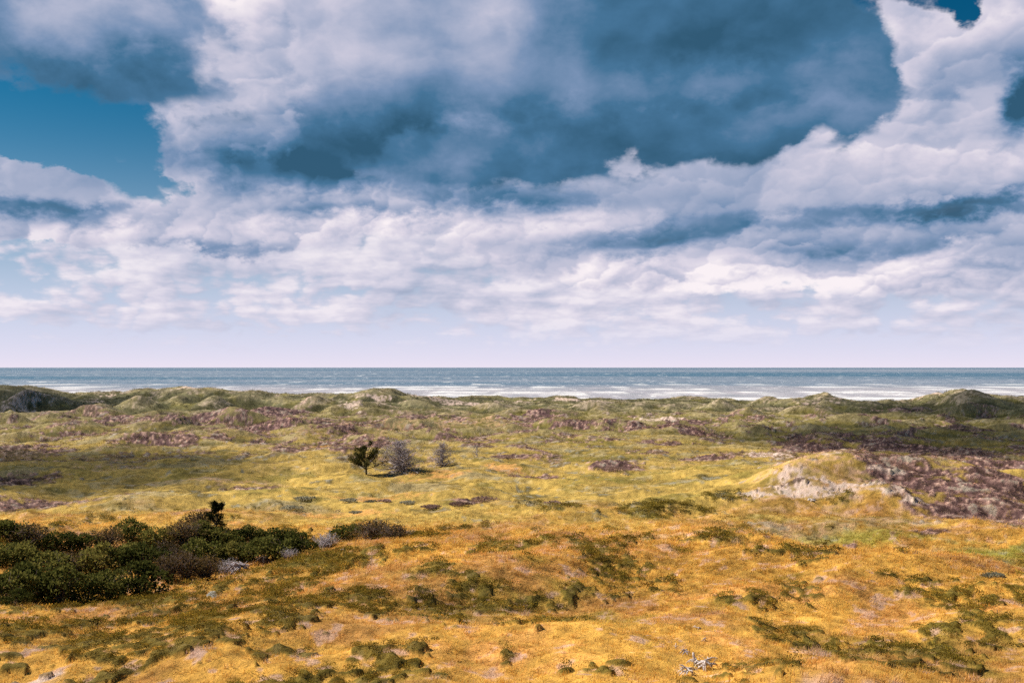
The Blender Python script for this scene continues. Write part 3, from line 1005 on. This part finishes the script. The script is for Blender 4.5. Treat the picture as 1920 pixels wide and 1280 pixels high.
def choose(dens):
    """random points of the land at a density per square metre"""
    pr = np.where(inview, dens * cell, 0)
    k = np.nonzero(rng.random(len(pr)) < pr)[0]
    jx = gx[k] + (rng.random(len(k)) - .5) * 1.07e-3 * gy[k]
    jy = gy[k] + (rng.random(len(k)) - .5) * dYr[np.clip(k // NC, 0, NR - 1)]
    return k, np.stack([jx, jy, gz[k]], -1)


def sow(name, label, cat, dens, size, protos, vary=0.25, warm=None, tilt=0.12, gain=1.0):
    k, P = choose(dens)
    n = len(k)
    yaw = rng.normal(0, 0.7, n)
    rot = np.stack([rng.normal(0, tilt, n), rng.normal(0, tilt, n), yaw], -1)
    s = size[k] * rng.uniform(.5, 1.5, n)
    scl = np.stack([s, s, s * rng.uniform(.75, 1.25, n)], -1)
    t = cov[k] * gain * (1 + rng.normal(0, vary, n))[:, None]
    if warm is not None:
        t = t + (warm[None, :] - t) * (rng.random(n) ** 3 * (1 - 0.85 * hollow[k]))[:, None]
    scatter(name, label, cat, P, rot, scl, np.clip(t, .004, .8), rng.integers(0, len(protos), n), protos)
    return n


veg = (1 - m_sand * 0.93)
nearY = (1 - sstep(80, 128, gy)) * (gy > 30)
counts = {}
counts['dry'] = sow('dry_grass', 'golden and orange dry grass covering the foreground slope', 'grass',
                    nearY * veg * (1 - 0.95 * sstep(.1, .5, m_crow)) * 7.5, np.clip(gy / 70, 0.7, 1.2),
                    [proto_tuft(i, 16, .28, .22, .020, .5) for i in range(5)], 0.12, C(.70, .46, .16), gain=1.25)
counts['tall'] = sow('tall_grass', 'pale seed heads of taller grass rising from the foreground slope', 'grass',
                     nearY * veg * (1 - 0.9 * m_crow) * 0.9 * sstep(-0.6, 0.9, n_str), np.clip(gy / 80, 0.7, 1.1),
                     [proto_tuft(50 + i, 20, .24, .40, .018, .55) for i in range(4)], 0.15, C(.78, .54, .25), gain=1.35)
nearC = (1 - sstep(110, 150, gy)) * (gy > 30)
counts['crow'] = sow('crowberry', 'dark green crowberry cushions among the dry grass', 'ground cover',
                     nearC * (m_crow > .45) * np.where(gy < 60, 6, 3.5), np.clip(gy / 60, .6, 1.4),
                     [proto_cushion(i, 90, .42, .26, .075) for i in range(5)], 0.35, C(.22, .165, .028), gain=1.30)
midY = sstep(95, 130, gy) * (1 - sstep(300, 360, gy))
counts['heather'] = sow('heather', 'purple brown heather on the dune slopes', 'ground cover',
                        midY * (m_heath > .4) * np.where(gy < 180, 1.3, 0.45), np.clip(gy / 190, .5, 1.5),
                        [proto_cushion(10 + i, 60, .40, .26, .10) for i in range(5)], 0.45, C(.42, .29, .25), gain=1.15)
counts['meadow'] = sow('meadow_grass', 'yellow green grass of the valley between the dunes', 'grass',
                       midY * veg * (1 - .8 * m_heath) * 0.35, np.clip(gy / 110, 1.0, 2.2),
                       [proto_tuft(20 + i, 16, .34, .13, .03, .5) for i in range(4)], 0.30, C(.46, .36, .14), gain=1.25)
farY = sstep(300, 360, gy) * (1 - sstep(590, 620, gy))
counts['marram'] = sow('marram_grass', 'grey green marram grass on the coastal dunes', 'grass',
                       farY * veg * .10, np.clip(gy / 150, 1.8, 3.4),
                       [proto_tuft(30 + i, 16, .34, .16, .04, .4) for i in range(4)], 0.35, C(.22, .19, .105), gain=1.05)
print('ground plants', counts)

# ------------------------------------------------------------------ shrubs and trees
def empty(name, loc, rz=0.0, s=1.0):
    o = link(bpy.data.objects.new(name, None))
    o.location = loc
    o.rotation_euler = (0, 0, rz)
    o.scale = (s, s, s) if not isinstance(s, (tuple, list)) else s
    o.empty_display_size = 0.2
    return o


def part(name, me, parent):
    return link(bpy.data.objects.new(name, me), parent)


def shrub_meshes(seed, n_leaf, leaf_mat, wood_mat, ls=0.15, bare=False):
    """a shrub one metre high and about 1.7 m wide, as (stems, foliage)"""
    r = random.Random(seed)
    lobes = []
    for i in range(11):
        a, q = r.uniform(0, 6.283), .62 * math.sqrt(r.random())
        rad = r.uniform(.20, .36)
        z = max(.14, (1.0 - rad) * (1.0 - (q / .85) ** 2) * r.uniform(.7, 1.0))
        lobes.append((Vector((q * math.cos(a), q * math.sin(a), z)), rad))
    stems = []
    for c, q in lobes:
        for _ in range(2 if not bare else 5):
            b = Vector((r.gauss(0, .12), r.gauss(0, .12), -.08))
            e = c + Vector((r.gauss(0, q * .5), r.gauss(0, q * .5), r.gauss(0, q * .4) + (.2 * q if bare else 0)))
            d = e - b
            path = limb(b, d * 1.0 + Vector((0, 0, .2)), d.length, .022, .006, r, .12, 0, 5)
            stems.append(path)
            for _ in range(3 if not bare else 8):
                p0, _r = path[r.randint(2, 5)]
                stems.append(limb(p0, Vector((r.gauss(0, 1), r.gauss(0, 1), r.uniform(.2, 1.2))), r.uniform(.15, .34), .008, .003, r, .2, .05, 3))
    P, D, S = [], [], []
    for _ in range(n_leaf):
        c, q = r.choice(lobes)
        v = Vector((r.gauss(0, 1), r.gauss(0, 1), r.gauss(.25, 1))).normalized()
        k = r.uniform(.70, 1.10)
        p = c + v * q * k
        if p.z < .03:
            continue
        P.append(p)
        D.append(v * .6 + Vector((r.gauss(0, .6), r.gauss(0, .6), .35 + r.gauss(0, .4))))
        S.append(r.random())
    return tube_mesh('shrub_stems', stems, wood_mat, 4), leaves('shrub_foliage', P, D, ls, ls * .55, leaf_mat, r, S)


SHRUBS = {'green': [shrub_meshes(500 + i, 1900, 'shrub_leaf', 'twig_wood', .105) for i in range(4)],
          'brown': [shrub_meshes(520 + i, 900, 'shrub_leaf_brown', 'twig_wood', .085, True) for i in range(3)],
          'grey': [shrub_meshes(540 + i, 140, 'willow_leaf', 'dead_wood', .06, True) for i in range(2)]}


def shrub(kind, px, py, hpx, wide, label, group, seed):
    r = random.Random(seed)
    p = spot(px, py)
    h = .86 * hpx * p.y / FPX
    w = h * wide * 1.12
    st, fo = SHRUBS[kind][seed % len(SHRUBS[kind])]
    o = empty({'green': 'leafy_shrub', 'brown': 'brown_shrub', 'grey': 'bare_shrub'}[kind], p - Vector((0, 0, .06)), r.uniform(0, 6.28), (w, w, h))
    part('stems', st, o)
    part('foliage', fo, o)
    return tag(o, label, 'shrub', group)


ORD = ['first', 'second', 'third', 'fourth', 'fifth', 'sixth', 'seventh', 'eighth', 'ninth', 'tenth', 'eleventh', 'twelfth']
TH = 'shrubs of the thicket in the hollow'
sd = 0
rs = random.Random(77)
for i, px in enumerate(range(-14, 400, 44)):                      # back row
    sd += 1
    k = 'brown' if i in (2, 5, 8) else 'green'
    shrub(k, px + rs.uniform(-12, 12), 1022 + rs.uniform(-6, 6), rs.uniform(46, 62), rs.uniform(.85, 1.15),
          '%s shrub, %s from the left in the back row of the thicket' % ('brownish' if k == 'brown' else 'dark green', ORD[i]), TH, sd)
for i, px in enumerate(range(-20, 400, 50)):                      # middle row
    sd += 1
    k = 'brown' if i in (3, 7) else 'green'
    shrub(k, px + rs.uniform(-14, 14), 1064 + rs.uniform(-8, 8), rs.uniform(54, 70), rs.uniform(.85, 1.1),
          '%s shrub, %s from the left in the middle row of the thicket' % ('brownish' if k == 'brown' else 'dark green', ORD[i]), TH, sd)
for i, px in enumerate(range(-30, 290, 50)):                      # front row
    sd += 1
    shrub('green', px + rs.uniform(-14, 14), 1128 - max(0, px - 130) * .13 + rs.uniform(-7, 7), rs.uniform(64, 90), rs.uniform(.8, 1.0),
          'dark green shrub, %s from the left in the front row of the thicket' % ORD[i], TH, sd)
for i, (px, py, h) in enumerate(((312, 1098, 60), (345, 1092, 62), (385, 1085, 58))):
    sd += 1
    shrub('brown', px, py, h, .85, '%s of three twiggy brown shrubs at the right front corner of the thicket' % ('leftmost', 'middle', 'rightmost')[i], TH, sd)
RG = 'rounded shrubs right of the conifer'
for px, py, h, w, lb in ((430, 1050, 40, 1.0, 'low rounded shrub at the left front of the clump right of the conifer'),
                         (478, 1046, 52, 1.0, 'rounded green shrub, second from the left in front of the clump'),
                         (520, 1044, 60, 1.1, 'tallest rounded green shrub in front of the clump right of the conifer'),
                         (556, 1040, 54, 1.0, 'rounded green shrub at the right front end of the clump'),
                         (440, 1026, 42, 1.1, 'rounded green shrub just right of the small conifer\'s foot'),
                         (468, 1018, 36, 1.0, 'small rounded shrub, second in the back of the clump'),
                         (505, 1015, 42, 1.1, 'rounded green shrub, third in the back of the clump'),
                         (550, 1012, 36, 1.1, 'rounded green shrub at the right back end of the clump')):
    sd += 1
    shrub('green', px, py, h, w, lb, RG, sd)
SOLO = [('brown', 372, 1012, 54, .9, 'brown shrub pressed against the left side of the small conifer'),
        ('green', 412, 1024, 40, 1.0, 'green shrub hiding the foot of the small conifer'),
        ('grey', 432, 1074, 36, 1.2, 'grey leafless shrub in front of the green clump, beside the orange grass'),
        ('grey', 543, 1052, 26, 1.3, 'grey bare shrub at the foot of the green clump in the hollow'),
        ('grey', 606, 1020, 38, 1.4, 'grey bare shrub closing the right end of the green clump'),
        ('green', 645, 1008, 36, 1.3, 'small dark green shrub between the grey shrub and the long brown one'),
        ('brown', 702, 1012, 48, 1.3, 'tallest brown shrub of the small group at the thicket\'s right end'),
        ('brown', 744, 1014, 34, 1.5, 'low brown shrub sloping away right of the tallest brown one'),
        ('brown', 795, 1006, 15, 1.3, 'small round brown shrub standing apart beside the sandy track'),
        ('grey', 770, 1004, 14, 1.5, 'faint grey tuft of twigs between the two last brown shrubs'),
        ('green', 30, 1140, 40, 1.0, 'low green shrub leaning out at the left front of the thicket'),
        ('green', 665, 1000, 18, 1.3, 'lowest dark green shrub just left of the tallest brown one')]
for i, (k, px, py, h, w, lb) in enumerate(SOLO):
    shrub(k, px, py, h, w, lb, None, 900 + i)

# low creeping shrubs that dot the meadow
LOW = [('willow_leaf', 697, 936, 15, 'greyish creeping shrub, leftmost of the patches in the yellow meadow'),
       ('heath_leaf', 722, 936, 12, 'small purple grey patch shrub beside the leftmost one in the meadow'),
       ('willow_leaf', 765, 947, 14, 'grey green creeping shrub in the meadow below the purple pair'),
       ('heath_leaf', 808, 955, 17, 'pinkish low heath shrub in the meadow, nearest of the middle patches'),
       ('heath_leaf', 862, 954, 20, 'long pink brown low shrub in the middle of the meadow'),
       ('heath_leaf', 906, 945, 26, 'longest purple brown low shrub stretched across the meadow'),
       ('willow_leaf', 985, 943, 15, 'grey green low shrub right of the longest purple one'),
       ('heath_leaf', 1038, 947, 17, 'single pink brown low shrub at the right end of the meadow patches'),
       ('willow_leaf', 655, 943, 16, 'bluish grey creeping shrub above the thicket\'s right end'),
       ('willow_leaf', 668, 957, 12, 'pale grey low shrub in the meadow above the tallest brown shrub'),
       ('willow_leaf', 570, 938, 20, 'grey creeping shrub in the meadow above the green clump'),
       ('willow_leaf', 545, 953, 22, 'dark grey creeping shrub in the meadow right of the small conifer'),
       ('heath_leaf', 950, 862, 24, 'dark heath shrub on the rise right of the dead saplings'),
       ('willow_leaf', 868, 880, 10, 'tiny green shrub on the orange grass right of the third tree'),
       ('heath_leaf', 1150, 880, 26, 'purple brown heath shrub on the green slope left of the sandy hill'),
       ('willow_leaf', 1866, 1082, 18, 'grey green low shrub in the green hollow at the right edge')]


def low_shrub(mat, px, py, rpx, label, seed):
    r = random.Random(seed)
    p = spot(px, py)
    a = rpx * p.y / FPX
    h = a * .24
    P, D, S = [], [], []
    for _ in range(420):
        q, an = math.sqrt(r.random()), r.uniform(0, 6.283)
        f = 1 - .25 * math.sin(3 * an + seed)
        zz = math.sqrt(max(0, 1 - q * q)) * r.uniform(.55, 1.1)
        P.append(Vector((q * math.cos(an) * a * f, q * math.sin(an) * a * .9 * f, zz * h)))
        D.append(Vector((r.gauss(0, .6), r.gauss(0, .6), 1)))
        S.append(r.random())
    st = []
    for _ in range(26):
        an, q = r.uniform(0, 6.283), r.uniform(.3, .9)
        b = Vector((r.gauss(0, a * .12), r.gauss(0, a * .12), -.05))
        e = Vector((math.cos(an) * q * a, math.sin(an) * q * a * .9, h * (1 - q * q) + .05))
        st.append(limb(b, e - b + Vector((0, 0, h * .4)), (e - b).length, .02, .006, r, .1, 0, 4))
    o = empty('creeping_shrub', p)
    part('foliage', leaves('creeping_foliage', P, D, .26, .13, mat, r, S), o)
    part('stems', tube_mesh('creeping_stems', st, 'twig_wood', 3), o)
    tag(o, label, 'shrub', 'low shrubs dotting the meadow')


for i, (mt, px, py, rp, lb) in enumerate(LOW):
    low_shrub(mt, px, py, rp, lb, 1200 + i)


def needle_clump(P, D, S, p, d, r, n, spread):
    for _ in range(n):
        v = Vector((r.gauss(0, 1), r.gauss(0, 1), r.gauss(0, .8)))
        P.append(p + v * spread * .38)
        D.append(d * .8 + v * .55)
        S.append(r.random())


def pine(name, px, py, hpx, label, seed, lean, skew, width, n_limb=17, dense=1.0):
    """a wind-shaped pine: leaning trunk, forked limbs, needle tufts at their ends"""
    r = random.Random(seed)
    p = spot(px, py)
    h = hpx * p.y / FPX
    o = empty(name, p - Vector((0, 0, .05)))
    trunk = limb(Vector((0, 0, 0)), Vector((lean, 0, 1)), h * .86, h * .035, h * .010, r, .06, .05, 9)
    segs, P, D, S = [trunk], [], [], []
    for i in range(n_limb):
        k = r.randint(2, 9)
        q, rad = trunk[k]
        a = r.uniform(0, 6.283)
        ln = h * r.uniform(.28, .55) * width * (1.12 - .07 * k)
        d = Vector((math.cos(a) + skew, math.sin(a), r.uniform(.15, .8)))
        br = limb(q, d, ln, rad * .6, .012, r, .16, .10, 6)
        segs.append(br)
        for j in range(2, 7):
            e, rr = br[j]
            tips = [e]
            for _ in range(2):
                tw = limb(e, d + Vector((r.gauss(0, .8), r.gauss(0, .8), r.uniform(.1, .9))), ln * r.uniform(.2, .45), rr * .6, .006, r, .2, .08, 3)
                segs.append(tw)
                tips += [tw[-1][0], tw[2][0]]
            if j >= 3:
                for t in tips:
                    needle_clump(P, D, S, t, Vector((r.gauss(0, .3), r.gauss(0, .3), .8)), r, int(9 * dense), h * .055)
    part('trunk', tube_mesh('pine_trunk', segs, 'dark_bark', 6), o)
    part('crown', leaves('pine_crown', P, D, h * .062, h * .020, 'pine_needle', r, S), o)
    return tag(o, label, 'tree')


pine('pine_tree', 687, 884, 53, 'dark green wind-bent pine, leftmost of the trees in the valley', 31, -.10, -.38, 1.35, 22, 1.6)
pine('small_conifer', 403, 1018, 62, 'small dark conifer standing taller than the thicket around it', 39, .04, -.1, .95, 20, 1.1)


def dead_tree(name, px, py, hpx, label, seed, spread, n_limb, mat='dead_wood', droop=-.05, thick=.03, twigs=6, rake=0.0):
    r = random.Random(seed)
    p = spot(px, py)
    h = hpx * p.y / FPX
    o = empty(name, p - Vector((0, 0, .05)))
    trunk = limb(Vector((0, 0, 0)), Vector((rake, 0, 1)), h * .97, h * thick, h * .008, r, .05, .04, 10)
    br = []
    for i in range(n_limb):
        k = r.randint(0, 10)
        q, rad = trunk[k]
        a = r.uniform(0, 6.283)
        ln = h * spread * r.uniform(.35, 1.15) * (1.16 - .066 * k)
        b = limb(q, Vector((math.cos(a), math.sin(a), r.uniform(-.1, .7))), ln, max(rad * .5, .04), .016, r, .14, droop, 5)
        br.append(b)
        for _ in range(twigs):
            e, rr = b[r.randint(1, 5)]
            br.append(limb(e, Vector((r.gauss(0, 1), r.gauss(0, 1), r.gauss(.1, .7))), ln * r.uniform(.25, .6), .024, .012, r, .25, droop * .5, 3))
    part('trunk', tube_mesh('dead_trunk', [trunk], mat, 7), o)
    part('branches', tube_mesh('dead_branches', br, mat, 4), o)
    return tag(o, label, 'tree')


dead_tree('dead_tree', 749, 883, 55, 'largest grey dead tree with drooping bare branches beside the pine', 41, .92, 170, twigs=9, thick=.045, droop=-.07, rake=.06)
dead_tree('dead_tree', 829, 873, 44, 'slender dark dead tree, right of the largest dead one', 43, .60, 140, twigs=8, droop=.02)
dead_tree('dead_sapling', 894, 864, 24, 'small pale dead sapling, rightmost in the row of trees', 47, .40, 40, 'bleached_wood', .03, .028, 5)

# the fallen trunk under the largest dead tree
r = random.Random(5)
pa, pb = spot(742, 872), spot(784, 887)
o = empty('fallen_trunk', pb)
a0 = (pa - pb) + Vector((0, -2.0, 1.7))
lg = limb(Vector((0, 0, .10)), a0, a0.length, .10, .05, r, .03, 0, 7)
part('trunk', tube_mesh('fallen_log', [lg], 'bleached_wood', 7), o)
bs = []
for _ in range(22):
    q, rr = lg[r.randint(1, 7)]
    bs.append(limb(q, Vector((r.gauss(0, .8), r.gauss(0, .8), r.uniform(-.6, .5))), r.uniform(.5, 1.3), .028, .010, r, .15, -.06, 4))
bs.append(limb(lg[0][0], Vector((.4, -.1, 1.2)), .7, .05, .02, r, .1, 0, 4))
for b_ in bs:
    part('branch', tube_mesh('fallen_branch', [b_], 'bleached_wood', 4), o)
tag(o, 'pale fallen trunk slanting to the ground from the largest dead tree', 'log')


# ------------------------------------------------------------------ dead wood, stone
def root_stump(px, py, wpx, label, seed, stub=0.0, arms=9, mat='bleached_wood', flat=.35, fork=3):
    """weathered root crown: a stub with roots that arch out and down to the sand"""
    r = random.Random(seed)
    p = spot(px, py)
    w = 1.3 * wpx * p.y / FPX
    o = empty('driftwood_stump' if stub else 'dead_branch', p)
    if stub:
        part('stub', tube_mesh('stub', [limb(Vector((0, 0, -.05)), Vector((r.gauss(0, .1), 0, 1)), w * stub, w * .10, w * .06, r, .05, 0, 4)], mat, 7), o)
    segs = []
    for i in range(arms):
        a = 6.283 * i / arms + r.gauss(0, .25)
        b = Vector((0, 0, w * flat * r.uniform(.5, 1.0)))
        arm = limb(b, Vector((math.cos(a), math.sin(a) * .8, r.uniform(.05, .7))), w * r.uniform(.45, .65), w * .055, w * .018, r, .20, -.24, 7)
        segs.append(arm)
        for _ in range(fork):
            q, rr = arm[r.randint(2, 6)]
            segs.append(limb(q, Vector((r.gauss(0, .8), r.gauss(0, .8), r.gauss(-.1, .5))), w * r.uniform(.15, .3), rr * .7, w * .010, r, .2, -.1, 3))
    part('roots', tube_mesh('roots', segs, mat, 5), o)
    return tag(o, label, 'driftwood', 'bleached dead wood lying in the grass')


root_stump(1304, 1252, 26, 'bleached upright stump with roots, centre of the near dead wood', 61, .8, 6)
root_stump(1289, 1264, 30, 'bleached root crown just left below the upright stump', 62, 0, 10)
root_stump(1323, 1256, 34, 'bleached spreading root crown just right of the upright stump', 63, 0, 12, fork=4)
root_stump(1268, 1224, 12, 'small pale stump up the slope, left of the upright one', 64, .8, 4)
root_stump(1284, 1236, 18, 'low weathered roots half hidden between the two stumps', 65, 0, 6, 'dead_wood')
root_stump(1310, 1188, 18, 'thin pale branch lying farthest up the near slope', 66, 0, 4, flat=.15)
root_stump(1321, 1214, 12, 'small dark forked twig above the upright stump', 67, .6, 3, 'dead_wood')
root_stump(1217, 1212, 9, 'small curved pale twig left of the pale stump', 68, 0, 3, flat=.2)
root_stump(1508, 1204, 26, 'thin pale branches in the grass in front of the dark cushions', 69, 0, 5, flat=.15)
root_stump(448, 1076, 34, 'round heap of grey dead branches at the foot of the brown shrubs', 70, 0, 16, 'dead_wood', .4, 6)
root_stump(495, 1056, 26, 'heap of reddish grey dead twigs beside the orange grass in the hollow', 71, 0, 12, 'twig_wood', .35, 6)
root_stump(198, 1098, 34, 'pale dead branches caught at the front edge of the thicket', 72, 0, 12, 'bleached_wood', .4, 5)
root_stump(18, 1112, 34, 'pale dead branches at the left edge of the thicket', 73, 0, 14, 'bleached_wood', .45, 5)
root_stump(1522, 936, 22, 'grey dead branches at the foot of the sandy hill', 74, 0, 8, 'bleached_wood', .06, 3)
root_stump(645, 1040, 16, 'small pale branch beside the track on the rim of the hollow', 75, 0, 4, flat=.2)

r = random.Random(9)
p = spot(398, 1120)
bm = bmesh.new()
bmesh.ops.create_icosphere(bm, subdivisions=4, radius=1.0)
for v in bm.verts:
    n = v.co.normalized()
    k = 1 + .16 * math.sin(3 * n.x + 1.3) + .10 * math.sin(5 * n.y + 2 * n.x) + .03 * math.sin(13 * n.x) * math.sin(11 * n.y)
    v.co = Vector((n.x * .48 * k, n.y * .95 * k, n.z * .11 * k + (.012 * math.sin(9 * n.x + 4 * n.y))))
m, T, b = material('grey_stone')
cst = T.ramp(T.noise(pos(T), 4.0, 6, 0.65), [(0.3, (.12, .11, .085)), (0.55, (.22, .20, .165)), (0.7, (.32, .29, .25))])
T.t.links.new(cst.s, b.inputs['Base Color'])
b.inputs['Roughness'].default_value = .9
me = bpy.data.meshes.new('stone_slab')
bm.to_mesh(me)
bm.free()
me.polygons.foreach_set('use_smooth', np.ones(len(me.polygons), dtype=bool))
me.materials.append(m)
o = link(bpy.data.objects.new('stone_slab', me))
o.location = p + Vector((0, 0, .05))
o.rotation_euler = (R(14), R(-8), .3)
tag(o, 'flat pale grey stone slab among the dark cushions below the thicket', 'stone')


# ------------------------------------------------------------------ clouds overhead, out of the picture: their shadows lie on the dunes
m = bpy.data.materials.new('cloud_vapour')
m.use_nodes = True
MATS['cloud_vapour'] = m
nt = m.node_tree
nt.nodes.remove(nt.nodes['Principled BSDF'])
pv = nt.nodes.new('ShaderNodeVolumePrincipled')
pv.inputs['Color'].default_value = (.96, .96, .97, 1)
pv.inputs['Density'].default_value = 0.026
pv.inputs['Anisotropy'].default_value = 0.5
nt.links.new(pv.outputs[0], nt.nodes['Material Output'].inputs['Volume'])


def cloud(xg, yg, rx, ry, label, seed, lumps=8, alt=520.0):
    """a small cumulus whose shadow falls round the ground point (xg, yg)"""
    r = random.Random(seed)
    k = alt / SUN_DIR.z
    c = Vector((xg, yg, 10)) + SUN_DIR * k
    bm = bmesh.new()
    bmesh.ops.create_icosphere(bm, subdivisions=4, radius=1.0)
    lob = [Vector((r.gauss(0, 1), r.gauss(0, 1), r.uniform(.0, .9))).normalized() for _ in range(26)]
    for v in bm.verts:
        n = v.co.normalized()
        b_ = max(max(0.0, n.dot(l) - .80) / .20 for l in lob)
        k2 = .80 + .26 * math.sqrt(b_)
        z = n.z * 42 * k2 if n.z > 0 else n.z * 14
        v.co = Vector((n.x * rx * k2, n.y * ry * k2, z))
    me = bpy.data.meshes.new('cloud')
    bm.to_mesh(me)
    bm.free()
    me.materials.append(m)
    o = link(bpy.data.objects.new('cloud', me))
    o.location = c
    return tag(o, label, 'cloud', kind='structure')


cloud(-262, 495, 76, 66, 'cumulus overhead shading the left end of the coastal dunes', 1)
cloud(-98, 185, 36, 48, 'cumulus overhead shading the left side of the valley', 2)
cloud(112, 268, 66, 70, 'cumulus overhead shading the heath behind the sandy hill', 3)
cloud(205, 415, 84, 78, 'cumulus overhead shading the right end of the coastal dunes', 4)
